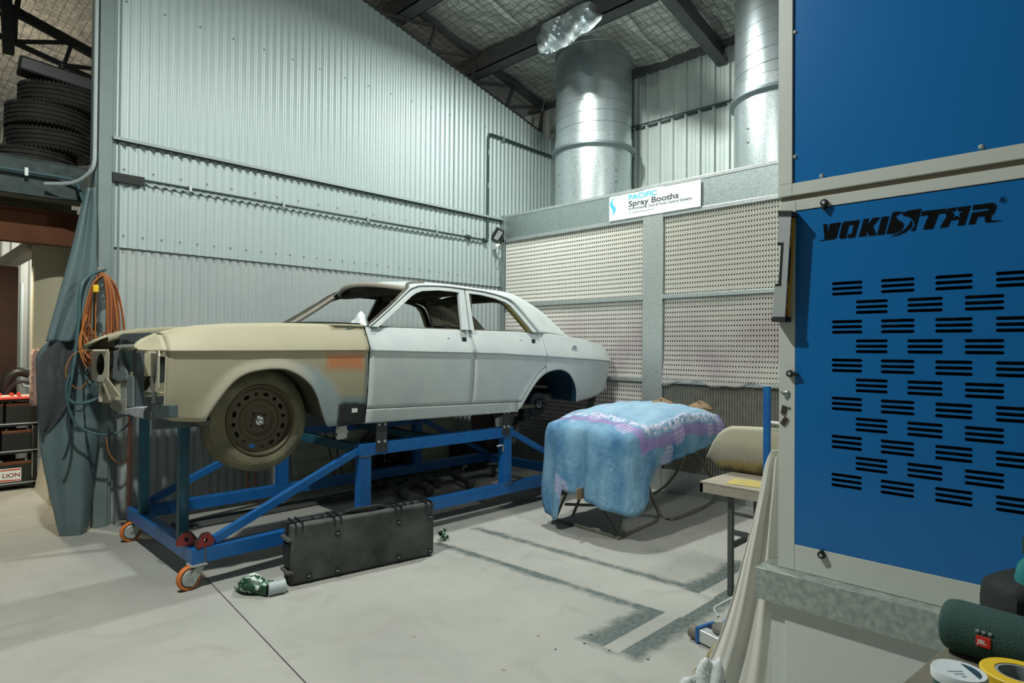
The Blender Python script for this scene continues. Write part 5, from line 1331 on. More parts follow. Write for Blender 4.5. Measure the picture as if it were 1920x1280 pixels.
b = MB(); b.grid(ribbon(bk, 6.035, .006, 1, yfun=lambda u, py: .03*u)); b.build('turned_back_face', mat('curtain_back_shade', (.045, .052, .055), .8), ct, smooth=True, solid=.003, ang=180)  # shade inside the curl is put into this dark back colour
# column channel below
hs = [('air_hose', 'teal air hose drooping in a wide loop down the curtain to the trolley', [(198, 505), (170, 515), (152, 540), (146, 620), (136, 700), (128, 745), (150, 756), (185, 745), (205, 722), (222, 700)], [6.08, 6.0, 5.95, 5.95, 5.93, 5.93, 5.9, 5.88, 5.86, 5.84], .013, M_hose),
      ('air_hose', 'thin grey teal hose looping low from curtain towards the car nose', [(130, 700), (124, 740), (140, 790), (175, 812), (215, 812), (240, 795), (250, 775)], 5.9, .009, M_hose),
      ('air_hose', 'dark hose with brass end hanging down the front of the curtain', [(150, 600), (140, 700), (134, 780), (132, 820), (124, 850), (118, 862)], [5.98, 5.98, 5.96, 5.96, 5.96, 5.96], .010, M_hosed),
      ('power_cord', 'thin brown cord looping left of the cable coil across the curtain', [(165, 655), (140, 662), (126, 682), (124, 705), (135, 722), (150, 728), (165, 712), (172, 700)], 5.93, .004, M_cable),
      ('power_cord', 'dark cord hanging straight down between curtain and cable coil', [(170, 540), (160, 620), (156, 700), (160, 800), (172, 860)], 6.0, .006, M_hosed),
      ('power_cord', 'pale cord dangling in a small loop in front of trolley front post', [(232, 760), (245, 800), (245, 850), (225, 868), (205, 850), (200, 820)], 5.75, .004, M_cable)]
for nm, lb, pts, Y, r_, m_ in hs:
    b = MB(); b.tube(pixpath(pts, Y, 6), r_, 7); o = b.build(nm, m_, None, smooth=True); tag(o, lb, 'hose' if nm == 'air_hose' else 'cord')
cl = thing('cable_coil', 'thick hank of orange and brown extension cable hung on wall post', 'cable', (1.3, 6.1, 1.3))
random.seed(3)
for k_ in range(26):
    wl_ = random.uniform(18, 38); wr = random.uniform(10, 42); bot = random.uniform(640, 705); sh = random.uniform(-8, 8)
    pts = [(190+random.uniform(-8, 8), 510+random.uniform(0, 8)), (190-wl_*.55+sh*.2, 535), (190-wl_+sh, 600), (190-wl_*.9+sh, bot-30), (188+sh, bot), (190+wr*.6+sh, bot-25), (190+wr+sh*.5, 620), (190+wr*.75, 545), (190+wr*.2, 512)]
    Y0 = 6.13-.0075*k_
    b = MB(); b.tube(pixpath([(x, y) for x, y in pts], Y0, 5), .0052, 6, closed=False); b.build('cable_loop', M_cable if k_ % 2 else M_cable2, cl, smooth=True)
for k_, (rad, cy_) in enumerate(((34, 672), (28, 660), (42, 682))):
    pts = [(160+k_*2, 590), (152-k_*2, 640), (158, cy_), (175, cy_+14), (200, cy_+20), (212, cy_+16)]
    b = MB(); b.tube(pixpath(pts, 5.93, 5), .0055, 6); b.build('cable_loop', M_cable, cl, smooth=True)
q = PY(180, 541, 5.90); b = MB(); b.box((q.x-.022, q.y-.015, q.z-.03), (q.x+.018, q.y+.015, q.z+.03)); o = b.build('yellow_plug', M_yel, cl, bevel=.008, smooth=True)
q = PY(183, 506, 6.12); b = MB(); b.box((q.x-.03, 6.10, q.z-.012), (q.x+.05, 6.2, q.z+.02)); b.build('hook_block', M_wood, cl)

# white conduit down the wall post
pipe('white_conduit', 'pale plastic conduit running down left edge of the wall post then curving left', [(1.245, 6.215, 6.5), (1.245, 6.215, 3.25)]+[tuple(p_) for p_ in catmull([(1.245, 6.215, 3.2), (1.23, 6.22, 3.03), (1.13, 6.35, 2.92), (.95, 6.5, 2.9)], 5)], .016, mat('conduit_pale', (.36, .42, .42), .5), [])

# ================================================================== STORE BAY ON THE LEFT
mz = struct('trim_3')
b = MB(); b.box((-1.5, 6.66, 3.06), (1.27, 9.4, 3.10)); b.build('mezzanine_deck', M_wood, mz)
b = MB(); b.box((-1.5, 6.60, 2.80), (1.26, 6.615, 3.11)); b.box((-1.5, 6.60, 3.10), (1.26, 6.70, 3.118)); b.box((-1.5, 6.56, 2.80), (1.26, 6.61, 2.812)); b.build('edge_channel', mat('channel_teal', (.03, .05, .05), .7, .2, (.075, .10, .095), 12), mz, bevel=.003)
for i, y in enumerate((6.85, 7.25, 7.8, 8.4, 9.0)):
    b = MB(); b.box((-1.5, y, 2.82), (1.27, y+.06, 3.05)); b.build('floor_joist', mat('joist_olive', (.19, .18, .10), .7) if i else M_wood, mz)
b = MB(); b.box((-1.5, 6.90, 2.45), (1.27, 6.915, 2.725)); b.box((-1.5, 6.84, 2.44), (1.27, 6.98, 2.455)); b.box((-1.5, 6.84, 2.72), (1.27, 6.98, 2.735)); b.build('rusty_beam', M_rust, mz)
b = MB(); b.box((-1.5, 7.00, 2.735), (1.27, 7.05, 2.80)); b.build('bearer', mat('olive_bearer', (.30, .29, .17), .6), mz)
pipe('edge_conduit', 'dark conduit clipped along mezzanine edge channel below the tyres', [(-.5, 6.55, 2.985), (1.05, 6.55, 2.985), (1.17, 6.50, 2.97), (1.20, 6.40, 2.80), (1.22, 6.34, 2.70)], .015, M_hose, [(.83, 6.55, 2.985)])
M_tg = 'tyres stacked on mezzanine'
for i, (x, y, z, lb) in enumerate(((.98, 7.32, 3.225, 'lowest tyre of the stack on the mezzanine'), (1.105, 7.30, 3.43, 'second tyre from the bottom of mezzanine stack'), (1.09, 7.28, 3.64, 'third tyre up in the mezzanine stack'), (1.18, 7.26, 3.85, 'topmost tyre of the mezzanine stack under black muffler box'))):
    tyre('tyre', lb, (x, y, z), .335, .205, .20, Matrix.Rotation(.5*i, 4, 'Z') @ Matrix.Rotation(radians((1, -1.5, 1, -2)[i]), 4, 'Y'), M_rub, M_tg)
t = thing('black_tank', 'black boxy tank with pipe stub lying across the top tyre', 'tank', (1.1, 7.1, 3.96))
Mt = Matrix.Translation((1.16, 7.12, 4.03)) @ Matrix.Rotation(radians(-3), 4, 'Z') @ Matrix.Rotation(radians(6), 4, 'Y')
b = MB(); b.box((-.33, -.11, -.065), (.35, .11, .07), 0, Mt); b.build('tank_body', M_blk, t, bevel=.02)
b = MB(); b.tube([Mt @ V((-.02, -.06, .05)), Mt @ V((-.02, -.08, .12))], .03, 14, caps=False); b.build('pipe_stub', M_blk, t, smooth=True)
b = MB(); b.tube(pixpath([(-25, 235), (5, 205), (40, 182), (60, 176)], 7.7), .016, 7); o = b.build('white_bow', mat('bow_white', (.42, .37, .31), .5), None, smooth=True); tag(o, 'pale bent tube curving out from behind the second tyre', 'tube')
b = MB(); b.tube(pixpath([(2, 285), (6, 250), (16, 210), (30, 190)], 7.6), .016, 7); o = b.build('white_bow', mat('bow_white2', (.42, .37, .31), .5), None, smooth=True); tag(o, 'second pale tube standing upright left of tyres on mezzanine', 'tube')
b = MB(); P = [[], []]
for i in range(140):
    x = -1.2+i*.0145; P[0].append((x, 9.3-.015*cos(i*.8), 3.1)); P[1].append((x, 9.3-.015*cos(i*.8), 4.55))
b.grid([[p_ for p_ in r_ if p_[0] < .80] for r_ in P]); b.build('partition_sheet', mat('partition', (.17, .15, .11), .7), mz)
# things at floor level
t = thing('cream_screen', 'tall curved cream painted panel standing behind the curtain', 'panel', (1.1, 7.3, 0))
P = []
for i in range(17):
    u = i/16; x = .985+.42*u; yy = 7.34-.10*sin(pi*min(1, u*1.2)*.8); P.append([(x, yy, .99+1.63*j/10) for j in range(11)])
b = MB(); b.grid(P); b.build('skin', M_cream, t, smooth=True, solid=.008, ang=180)
b = MB(); P = [[(.975+.16*i/6, 7.22-.05*sin(pi*i/6)+.012*sin(3*j+i), .98+.52*j/8) for j in range(9)] for i in range(7)]
b.grid(P); q = MB(); q.box((1.17, 7.36, 0), (1.20, 7.40, 1.3)); q.build('leg', M_blk2, t); q = MB(); q.box((1.32, 7.36, 0), (1.35, 7.40, 1.3)); q.build('leg', M_blk2, t); b.build('pink_wrap', mat('pink_plastic', (.42, .22, .17), .35, 0, (.50, .36, .32), 10, bump=.6), t, smooth=True, solid=.004)
b = MB(); b.box((.5, 8.95, .0), (1.08, 9.02, 2.42)); o = b.build('rust_board', M_rustd, None); tag(o, 'dark rust brown board standing at left edge behind battery rack', 'board')
b = MB(); q0 = PY(66, 462, 8.3); q1 = PY(8, 496, 10.2); b.bar(q0, q1, .12, .14); o = b.build('grey_duct_beam', mat('beam_grey', (.20, .19, .16), .6), None); tag(o, 'grey boxed beam receding under mezzanine above the brown board', 'beam')
b = MB(); q = PY(40, 600, 10.4); b.tube([(q.x, 10.4, 2.35)]+[tuple(p_) for p_ in catmull([(q.x, 10.4, 1.3), (q.x+.02, 10.4, 1.02), (q.x+.12, 10.4, .98), (q.x+.5, 10.4, .98)], 4)], .018, 8); o = b.build('bent_conduit', M_whitep, None, smooth=True); tag(o, 'white conduit bending low on the corrugated store wall', 'conduit')
rk = thing('battery_rack', 'black steel rack holding car batteries in the left bay', 'rack', (.8, 8.5, 0))
RX0, RX1, RY0, RY1 = .2, 1.20, 8.40, 8.80
for x in (RX0, RX1-.035):
    for y in (RY0, RY1-.035):
        b = MB(); b.box((x, y, 0), (x+.035, y+.035, .97)); b.build('leg', M_blk, rk)
for z in (.045, .385, .675, .94):
    b = MB(); b.box((RX0, RY0, z), (RX1, RY1, z+.022)); b.build('shelf', M_blk, rk)
    b = MB(); b.box((RX0, RY0-.004, z+.022), (RX1, RY0+.012, z+.034)); b.build('shelf_lip', M_grey, rk)
def battery(x, z, w, label, sticker=False, red=False, hh=.19):
    t = thing('car_battery', label, 'battery', (x, RY0+.15, z), 'batteries on the rack')
    b = MB(); b.box((x, RY0+.02, z), (x+w, RY0+.24, z+hh)); b.build('casing', M_blk, t, bevel=.006)
    b = MB(); b.box((x-.002, RY0+.015, z+hh), (x+w+.002, RY0+.245, z+hh+.03)); b.build('lid', M_redb if red else M_rust, t, bevel=.005)
    for u in (.15, .85):
        b = MB(); b.tube([(x+w*u, RY0+.06, z+hh+.03), (x+w*u, RY0+.06, z+hh+.048)], .012, 8); b.build('terminal', M_lgrey, t)
    if sticker:
        b = MB(); b.box((x+.03, RY0+.016, z+.025), (x+w-.09, RY0+.0199, z+.165)); s_ = b.build('label_sticker', M_sign, t)
        for z0_ in (.032, .142):
            b = MB(); b.prism([(0, 0), (w-.13, 0), (w-.13, .016 if z0_ > .1 else .010), (0, .018 if z0_ < .1 else .012)], Matrix(((1, 0, 0, x+.035), (0, 0, -1, RY0+.0158), (0, 1, 0, z+z0_), (0, 0, 0, 1))), .0005); b.build('sticker_stripe', M_redb, s_)
        text('LION', 'sticker_text', Matrix(((1, 0, 0, x+.05), (0, 0, -1, RY0+.0155), (0, 1, 0, z+.072), (0, 0, 0, 1))), .062, mat('dark_red', (.20, .01, .03), .5), s_, sx=1.05, ext=.0003, bold=.001)
battery(.855, .067, .30, 'battery with a red and white sticker on the bottom shelf of rack', True, False, .20)
battery(.52, .067, .30, 'plain black battery left of the stickered one on bottom shelf')
battery(.90, .41, .26, 'battery at right end of the middle rack shelf'); battery(.60, .41, .27, 'battery at left end of the middle rack shelf')
battery(.93, .70, .24, 'battery at right end of the upper rack shelf'); battery(.66, .70, .25, 'battery at left end of the upper rack shelf')
t = thing('red_tray', 'long red and cream tool tray lying on top of the battery rack', 'tray', (.9, 8.5, .965))
b = MB(); b.box((.50, RY0-.02, .963), (1.22, RY0+.30, .985)); b.build('tray_base', M_redb, t, bevel=.004)
b = MB(); b.prism([(.62, RY0), (1.18, RY0+.04), (1.20, RY0+.14), (.70, RY0+.16)], Matrix.Translation((0, 0, .986)), .016); b.build('cream_card', mat('card', (.62, .52, .42), .7), t)
for x in (.86, .96, 1.02):
    b = MB(); b.box((x, RY0+.02, 1.002), (x+.03, RY0+.06, 1.03)); b.build('red_clip', M_redb, t)
b = MB(); P = []
for i in range(15):
    a = pi*i/14; P.append([(1.05+.12*cos(a)*(1-.2*j/5), RY0+.12+.05*j/5, .99+.30*sin(a)*(1-.15*j)) for j in range(4)])
b.tube(catmull([(.96, 8.8, .99), (.98, 8.75, 1.16), (1.06, 8.72, 1.24), (1.16, 8.72, 1.22)], 5), .05, 10); b.tube(catmull([(.95, 8.62, 1.0), (1.0, 8.6, 1.10), (1.08, 8.58, 1.14), (1.15, 8.58, 1.12)], 5), .018, 8); o = b.build('hose_bundle', M_blk, None, smooth=True); o['kind'] = 'stuff'; tag(o, 'black corrugated hose bundle heaped behind red tray on rack', 'hoses')
Pb = [PZ(64, 918), PZ(94, 951)]
b = MB(); q2 = PY(80, 842, Pb[0].y+.15)
b.add([Pb[0], Pb[1], (q2.x+.12, q2.y+.1, q2.z-.25), (q2.x, q2.y, q2.z), Pb[0]+V((.01, .02, 0)), Pb[1]+V((.01, .02, 0)), (q2.x+.13, q2.y+.12, q2.z-.25), (q2.x+.01, q2.y+.02, q2.z)], [(0, 1, 2, 3), (7, 6, 5, 4), (0, 4, 5, 1), (1, 5, 6, 2), (2, 6, 7, 3), (3, 7, 4, 0)])
o = b.build('cream_board', mat('board_cream', (.50, .47, .38), .6), None); tag(o, 'cream board leaning on edge between battery rack and curtain', 'board')

# ================================================================== PADDED PANEL ON TRESTLE
st_t = thing('panel_stand', 'tubular steel trestle standing under the blue patterned cover', 'trestle', (4.8, 3.3, 0))
def tb(name, pts, r=.013, k=5, m_=M_tan): b = MB(); b.tube(catmull(pts, k), r, 9); return b.build(name, m_, st_t, smooth=True)
f0, f1 = PZ(1040, 977), PZ(1158, 1009); g0, g1 = PZ(1226, 968), PZ(1340, 940)
f0.z = f1.z = .015; g0.z = g1.z = .015
fb0 = V((5.05, f0.y, .015))
# front V frames with a foot loop on the floor
tb('foot_loop', [f0+V((.35, .02, .42)), f0+V((.05, 0, .06)), f0+V((.02, -.02, .0)), (f0+f1)/2, f1+V((-.01, .03, 0)), f1+V((.02, .0, .04)), f1+V((.14, .02, .34)), f1+V((.28, .05, .70))], k=6)
tb('foot_loop', [f0+V((.22, -.05, .60)), f0+V((.02, -.03, .02)), f0+V((.45, -.22, .0)), f1+V((.85, .30, .0))+V((0, 0, 0)), f1+V((.02, .02, .0))], k=6) if False else None
h0 = PZ(1232, 968, .015); h1 = PZ(1215, 905, .3)
tb('front_leg', [f0, f0.lerp(PX(1074, 898, 4.45), .5), PX(1074, 898, 4.45)]); tb('front_leg', [f1, f1.lerp(PX(1104, 912, 4.32), .5), PX(1104, 912, 4.32)])
tb('rear_loop', [PY(1190, 880, 3.0), PY(1210, 905, 3.02), PY(1232, 955, 3.08), PZ(1232, 975, .015), PZ(1200, 990, .015), PZ(1158, 1008, .02)], k=6)
tb('rear_loop', [PY(1205, 885, 3.1), PZ(1238, 965, .02), PZ(1262, 972, .015), PZ(1310, 955, .015), PZ(1338, 938, .02), PY(1344, 915, 3.05), PY(1310, 855, 3.1), PY(1300, 845, 3.12)], r=.017, k=6)
tb('brace_tube', [PY(1286, 850, 3.1), PY(1262, 895, 3.2), PY(1225, 925, 3.3), PY(1140, 945, 3.4), PY(1060, 945, 3.5)], k=6)
tb('top_tube', [(4.3, 3.0, .78), (4.9, 3.0, .84), (5.7, 3.0, .84)]); tb('top_tube', [(4.3, 3.62, .82), (4.9, 3.62, .86), (5.7, 3.62, .86)])
tb('back_leg', [(5.0, 3.55, .84), (4.7, 3.6, .4), (4.45, 3.62, .02)]); 
# cover
cv = bpy.data.objects.new('x', None); bpy.data.objects.remove(cv)
x0, x1, y0, y1 = 4.14, 5.86, 2.82, 3.74
def per(t_):   # rounded rectangle perimeter, t in 0..1 -> (u,v) in -1..1 and normal
    a = 2*pi*t_; c_, s_ = cos(a), sin(a); n_ = 8.0
    r_ = (abs(c_)**n_+abs(s_)**n_)**(-1/n_); return c_*r_, s_*r_
def ztopc(u, v):
    x = (x0+x1)/2+u*(x1-x0)/2
    z = interp([(-1, .905), (-.6, .985), (0, 1.045), (.5, 1.03), (.8, .985), (1, .90)], u); z -= .055*abs(v)**2.5
    if v < 0: z -= .02*abs(v)
    return z
NP = 160
P = []; UVs = []
HEM = [(0.0, .66), (.03, .70), (.10, .74), (.125, .80), (.25, .78), (.36, .60), (.40, .12), (.425, .085), (.445, .10), (.455, .36), (.50, .34), (.56, .30), (.60, .255), (.632, .22), (.642, .24), (.655, .40), (.668, .56), (.72, .59), (.80, .63), (.87, .69), (.93, .73), (1.0, .66)]
RG = 14; SK = 14
for i in range(NP+1):
    t_ = (i % NP)/NP; u, v = per(t_); row = []; uvr = []
    for j in range(RG+1):
        q = j/RG; uu, vv = u*q, v*q; row.append(V(((x0+x1)/2+uu*(x1-x0)/2, (y0+y1)/2+vv*(y1-y0)/2, ztopc(uu, vv)+.008*sin(9*uu+5*vv)*q+.006*sin(17*vv-7*uu))))
        uvr.append((uu*.72, vv*.48))
    edge = row[-1]; hem = interp(HEM, t_); nx, ny = u*abs(u)**3, v*abs(v)**3; nl_ = sqrt(nx*nx+ny*ny) or 1; nx /= nl_; ny /= nl_
    hang = edge.z-hem
    for j in range(1, SK+1):
        q = j/SK; d = hang*q
        fold = (.014*sin(2*pi*t_*21+1.1*sin(2*pi*t_*5))+.026*sin(2*pi*t_*9+1))*min(1, d/.30) if hang > .32 else .012*sin(2*pi*t_*23)*q
        out_ = .035*(1-exp(-d/.05))+fold+.05*q*(hang > .5)
        if t_ > .655 or t_ < .3: out_ = .05*sin(min(1, q*1.1)*pi*.9)+.010*sin(2*pi*t_*26)*q
        row.append(V((edge.x+nx*out_, edge.y+ny*out_, edge.z-d))); uvr.append((u*.72+nx*d*.75, v*.48+ny*d*.75))
    P.append(row); UVs.append(uvr)
me = bpy.data.meshes.new('patterned_cover'); nC = len(P[0]); vs = [p_ for r_ in P for p_ in r_]; fs = [(i*nC+j, (i+1)*nC+j, (i+1)*nC+j+1, i*nC+j+1) for i in range(NP) for j in range(nC-1)]
me.from_pydata(vs, [], fs); uvl = me.uv_layers.new(name='uv'); fl2 = [q for r_ in UVs for q in r_]
for lp in me.loops: uvl.data[lp.index].uv = fl2[lp.vertex_index]
for p_ in me.polygons: p_.use_smooth = True
bm = bmesh.new(); bm.from_mesh(me); bmesh.ops.remove_doubles(bm, verts=bm.verts, dist=1e-5); bmesh.ops.recalc_face_normals(bm, faces=bm.faces); bm.to_mesh(me); bm.free()
me.materials.append(M_cover); o = bpy.data.objects.new('patterned_cover', me); COL.objects.link(o); tag(o, 'blue and purple batik print sheet draped over the car panel on a trestle', 'cloth')
q = o.modifiers.new('s', 'SOLIDIFY'); q.thickness = .003
for px, py, s_, lb in ((1240, 757, .17, 'crumpled brown paper lying far left on top of the blue cover'), (1312, 762, .15, 'crumpled brown paper at the far right edge of blue cover')):
    q = PX(px, py+2, 5.72 if px > 1300 else 5.35); b = MB(); P = []
    for i in range(17):
        a = 2*pi*i/16; P.append([(q.x+s_*(1-(j/6)**2)*cos(a)*(1+.15*sin(5*a+j)), q.y+s_*.8*(1-(j/6)**2)*sin(a)*(1+.12*sin(4*a+2*j)), q.z-.02+.075*(j/6)*(1+.3*sin(3*a+j))) for j in range(7)])
    b.grid(P); o = b.build('brown_paper', M_brown, None, smooth=True, ang=20); tag(o, lb, 'paper')
q = PY(1078, 925, 3.25); b = MB(); b.box((q.x-.03, 3.2, q.z-.04), (q.x+.05, 3.21, q.z+.05)); b.build('hanging_tag', M_brown, st_t)

# ================================================================== WORK TABLE, CURVED PANEL, POLE
wt = thing('work_table', 'narrow plywood topped table on dark steel legs beside the cream sheet', 'table', (3.7, 1.7, 0))
zt_ = .695; c00 = PX(1331, 896, 3.72)
b = MB(); b.box((3.70, .98, zt_), (4.25, 1.965, zt_+.012)); b.box((3.70, .98, zt_-.055), (3.72, 1.965, zt_+.002)); b.box((3.70, 1.945, zt_-.055), (4.25, 1.965, zt_)); b.build('table_top', M_wood, wt)
for x, y in ((3.79, 1.80), (4.17, 1.80), (3.79, 1.10), (4.17, 1.10)):
    b = MB(); b.box((x-.015, y-.015, 0), (x+.015, y+.015, zt_-.002)); b.build('leg', M_steel, wt)
b = MB(); b.bar((3.79, 1.80, .40), (3.79, 1.10, .40), .02, .03); b.build('cross_rail', M_steel, wt); b = MB(); b.bar((3.79, 1.80, .31), (4.17, 1.80, .31), .02, .035); b.build('cross_rail', M_steel, wt)
b = MB(); b.bar((3.79, 1.79, .52), (3.82, 1.2, .50), .016, .016); b.build('cross_rail', M_steel, wt)
b = MB(); q = PX(1385, 898, 3.85); b.box((3.76, 1.58, zt_+.013), (3.96, 1.83, zt_+.016), 0, Matrix.Translation((3.86, 1.70, 0)) @ Matrix.Rotation(.15, 4, 'Z') @ Matrix.Translation((-3.86, -1.70, 0))); o = b.build('yellow_sheet', mat('yellow_paper', (.52, .42, .10), .7, 0, (.35, .30, .14), 18), None); tag(o, 'yellow printed sheet lying flat on the plywood table', 'sheet')
# curved beige panel standing on the table
cp = thing('beige_panel', 'curved beige primed car panel with dirt and painted shade on its lower edge, standing on the table', 'panel', (4.0, 1.8, zt_))
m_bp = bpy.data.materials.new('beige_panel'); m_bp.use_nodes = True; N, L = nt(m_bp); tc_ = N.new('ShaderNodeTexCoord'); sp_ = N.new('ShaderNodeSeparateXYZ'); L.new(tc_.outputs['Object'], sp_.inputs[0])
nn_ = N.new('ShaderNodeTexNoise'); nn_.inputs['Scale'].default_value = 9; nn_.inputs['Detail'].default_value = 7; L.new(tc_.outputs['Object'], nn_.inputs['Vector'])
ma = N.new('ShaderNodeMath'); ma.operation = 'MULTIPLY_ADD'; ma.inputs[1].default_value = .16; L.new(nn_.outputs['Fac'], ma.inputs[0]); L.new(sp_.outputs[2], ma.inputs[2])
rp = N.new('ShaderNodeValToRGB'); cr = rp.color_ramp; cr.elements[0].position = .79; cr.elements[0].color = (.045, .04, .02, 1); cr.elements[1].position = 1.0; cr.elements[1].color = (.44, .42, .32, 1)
for p_, c_ in ((.825, (.16, .125, .05)), (.85, (.28, .22, .09)), (.89, (.30, .28, .24)), (.96, (.36, .34, .27))): e_ = cr.elements.new(p_); e_.color = (*c_, 1)  # lower edge: dirt, plus shade of the downward-facing curve put into the colour
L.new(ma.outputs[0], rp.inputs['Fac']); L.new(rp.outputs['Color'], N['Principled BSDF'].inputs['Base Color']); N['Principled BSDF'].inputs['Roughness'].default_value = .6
PB = []
XP = 4.02
for i in range(25):
    u = i/24; yy_ = 2.10-1.1*u; top_ = interp([(0, .80), (.05, .93), (.10, 1.0), (.16, 1.035), (.3, 1.045), (1, 1.07)], u); bot_ = interp([(0, .79), (.03, .735), (.08, .712), (1, .712)], u); row = []
    for j in range(11):
        v_ = j/10; z_ = bot_+(top_-bot_)*v_; row.append((XP+.09*((1-v_)**2)+.02*v_, yy_, z_))
    PB.append(row)
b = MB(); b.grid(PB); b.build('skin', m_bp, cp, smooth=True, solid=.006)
for px, py in ((1349, 811), (1369, 815), (1382, 810), (1426, 819), (1326, 853), (1447, 807)):
    q = PX(px, py, XP+.03); b = MB(); b.lathe([(0, .004), (.006, .003), (.006, -.01)], 8, Matrix.Translation(q) @ Matrix.Rotation(-pi/2, 4, 'Y')); b.build('screw_hole', M_steel, cp)
bp0 = thing('blue_pole', 'upright blue steel pole behind the table next to cabinet', 'pole', (3.6, 1.5, 0))
q = PX(1438.5, 724, 3.62); b = MB(); b.tube([(3.62, q.y, 0.0), (3.62, q.y, q.z)], .021, 16); b.build('tube', M_trol, bp0, smooth=True)
b = MB(); b.tube([(3.62, q.y, q.z), (3.62, q.y, q.z+.003)], .021, 16); b.build('cap', M_lgrey, bp0)
b = MB(); b.box((3.5, q.y-.12, 0), (3.74, q.y+.12, .010)); b.build('base_plate', M_steel, bp0)
q = PX(1452, 797, 4.0); b = MB(); b.tube(catmull([q+V((0, .06, .005)), q+V((0, .05, .015)), q+V((0, -.06, .01)), q+V((0, -.12, -.01))], 4), .012, 8); o = b.build('pull_handle', M_lgrey, None, smooth=True); tag(o, 'small pale handle bar sticking up behind pole and beige panel', 'handle')

# ================================================================== TROLLEY JACK, MESH ROLL, CREAM SHEET
jk = thing('floor_jack', 'low blue and steel trolley jack on floor under the hanging sheet', 'jack', (3.1, 1.6, 0))
j0, j1 = PZ(1303, 1197, .0), PZ(1385, 1238, .0); da = (j1-j0).normalized(); db = V((-da.y, da.x, 0)); 
if db.dot(FW) < 0: db = -db
MJ = Matrix((da, db, V((0, 0, 1)))).transposed().to_4x4(); MJ.translation = V((j0.x, j0.y, 0))
b = MB(); b.tube([MJ @ V((-.02, 0, .037)), MJ @ V((.035, 0, .037))], .036, 18); b.build('roller', mat('roller', (.17, .15, .12), .6), jk, smooth=True)
b = MB(); b.box((.05, -.030, .010), (.30, .030, .075), 0, MJ); b.build('axle_box', M_alu, jk, bevel=.004)
b = MB(); b.box((.035, -.038, .004), (.052, .10, .085), 0, MJ); b.build('end_plate', M_trol, jk)
b = MB(); b.prism([(.06, .0), (.10, .0), (.28, .09), (.60, .20), (.60, .25), (.25, .12)], MJ @ Matrix.Translation((.045, 0, 0)) @ Matrix(((0, 0, 1, 0), (1, 0, 0, 0), (0, 1, 0, 0), (0, 0, 0, 1))), .012); b.build('side_frame', M_trol, jk)
b = MB(); b.prism([(.06, .0), (.10, .0), (.28, .07), (.60, .17), (.60, .22), (.25, .10)], MJ @ Matrix.Translation((.14, 0, 0)) @ Matrix(((0, 0, 1, 0), (1, 0, 0, 0), (0, 1, 0, 0), (0, 0, 0, 1))), .012); b.build('side_frame', M_alu, jk)
b = MB(); b.lathe([(0, .10), (.045, .10), (.055, .105), (.055, .085), (.03, .07)], 24, MJ @ Matrix.Translation((.14, .05, 0))); b.build('saddle', mat('saddle', (.20, .20, .17), .6, .3), jk, smooth=True)
b = MB(); b.tube(catmull([MJ @ V((.04, .14, .10)), MJ @ V((-.01, .17, .115)), MJ @ V((-.01, .20, .13)), MJ @ V((.05, .36, .20))], 5), .007, 7); b.build('carry_bar', M_lgrey, jk, smooth=True)
# roll of tan mesh
M_tanm = mat('tan_netting', (.22, .19, .10), .9, 0, (.38, .35, .24), 40, .25, detail=6)
b = MB(); pts = [PX(1372, 1182, 2.62), PX(1345, 1225, 2.55), PX(1318, 1280, 2.50), PX(1295, 1335, 2.46), PX(1270, 1400, 2.42)]
b.tube(catmull(pts, 5), [.018]*4+[.035]*5+[.055]*12, 12); o = b.build('netting_roll', M_tanm, None, smooth=True); tag(o, 'rolled tan netting leaning beside the hanging cream sheet', 'netting')
b = MB(); P = []
for i in range(15):
    P.append([PX(1270+80*i/14+20*j/7, 1292-62*sin(i/14*pi/2)*1.0+75*j/7-(8*sin(i*.9)), 2.35+.012*sin(i*1.2+j)) for j in range(8)])
b.grid(P); o = b.build('pale_cloth', M_plast, None, smooth=True, solid=.004, ang=180); tag(o, 'pale cloth heap at the foot of tan netting roll', 'cloth')
# cream dust sheet hanging from the cabinet corner
rows = [(843, 1452, 1462), (848, 1444, 1463), (870, 1434, 1463), (900, 1427, 1464), (960, 1413, 1464), (1040, 1391, 1464), (1120, 1370, 1463), (1200, 1343, 1463), (1280, 1308, 1463), (1400, 1255, 1463)]
P = []
for py, pl, pr__ in dens(rows, 5):
    row = []
    for j in range(61):
        u = j/60; px = pl+(pr__-pl)*u; X_ = 2.42+.02*u; q = PX(px, py, X_)
        w_ = min(1, (py-840)/120); row.append((q.x+w_*(.016*sin(2*pi*u*2.1+.6+py*.0006)+.005*sin(2*pi*u*5.3))-.0*u, q.y, q.z))
    P.append(row)
b = MB(); b.grid(P); o = b.build('dust_sheet', M_sheet, None, smooth=True, solid=.003, ang=180); tag(o, 'long cream dust sheet hanging in folds from the cabinet corner to floor', 'sheet')

# ================================================================== FOREGROUND BENCH
ZB = .93
bt = thing('bench', 'dusty brown bench top in the near right corner', 'bench', (1.2, .0, 0))
e0, e1 = PZ(1798, 1190, ZB), PZ(1688, 1282, ZB); dd = (e0-e1); dd.z = 0; far_ = e0+dd*.0
rt = V((dd.y, -dd.x, 0)).normalized()*.9
pA_, pB_ = e1-dd*1.5, e0+dd*.62
b = MB(); b.prism([(pB_.x, pB_.y), (pA_.x, pA_.y), (pA_.x+rt.x, pA_.y+rt.y), (pB_.x+rt.x, pB_.y+rt.y)], Matrix.Translation((0, 0, ZB-.035)), .035); b.build('bench_top', M_bench, bt, bevel=.003)
for p_ in (pA_+rt*.1+dd.normalized()*.05, pB_+rt*.1-dd.normalized()*.06, pA_+rt*.9+dd.normalized()*.05, pB_+rt*.9-dd.normalized()*.06):
    b = MB(); b.box((p_.x-.02, p_.y-.02, 0), (p_.x+.02, p_.y+.02, ZB-.036)); b.build('leg', M_steel, bt)
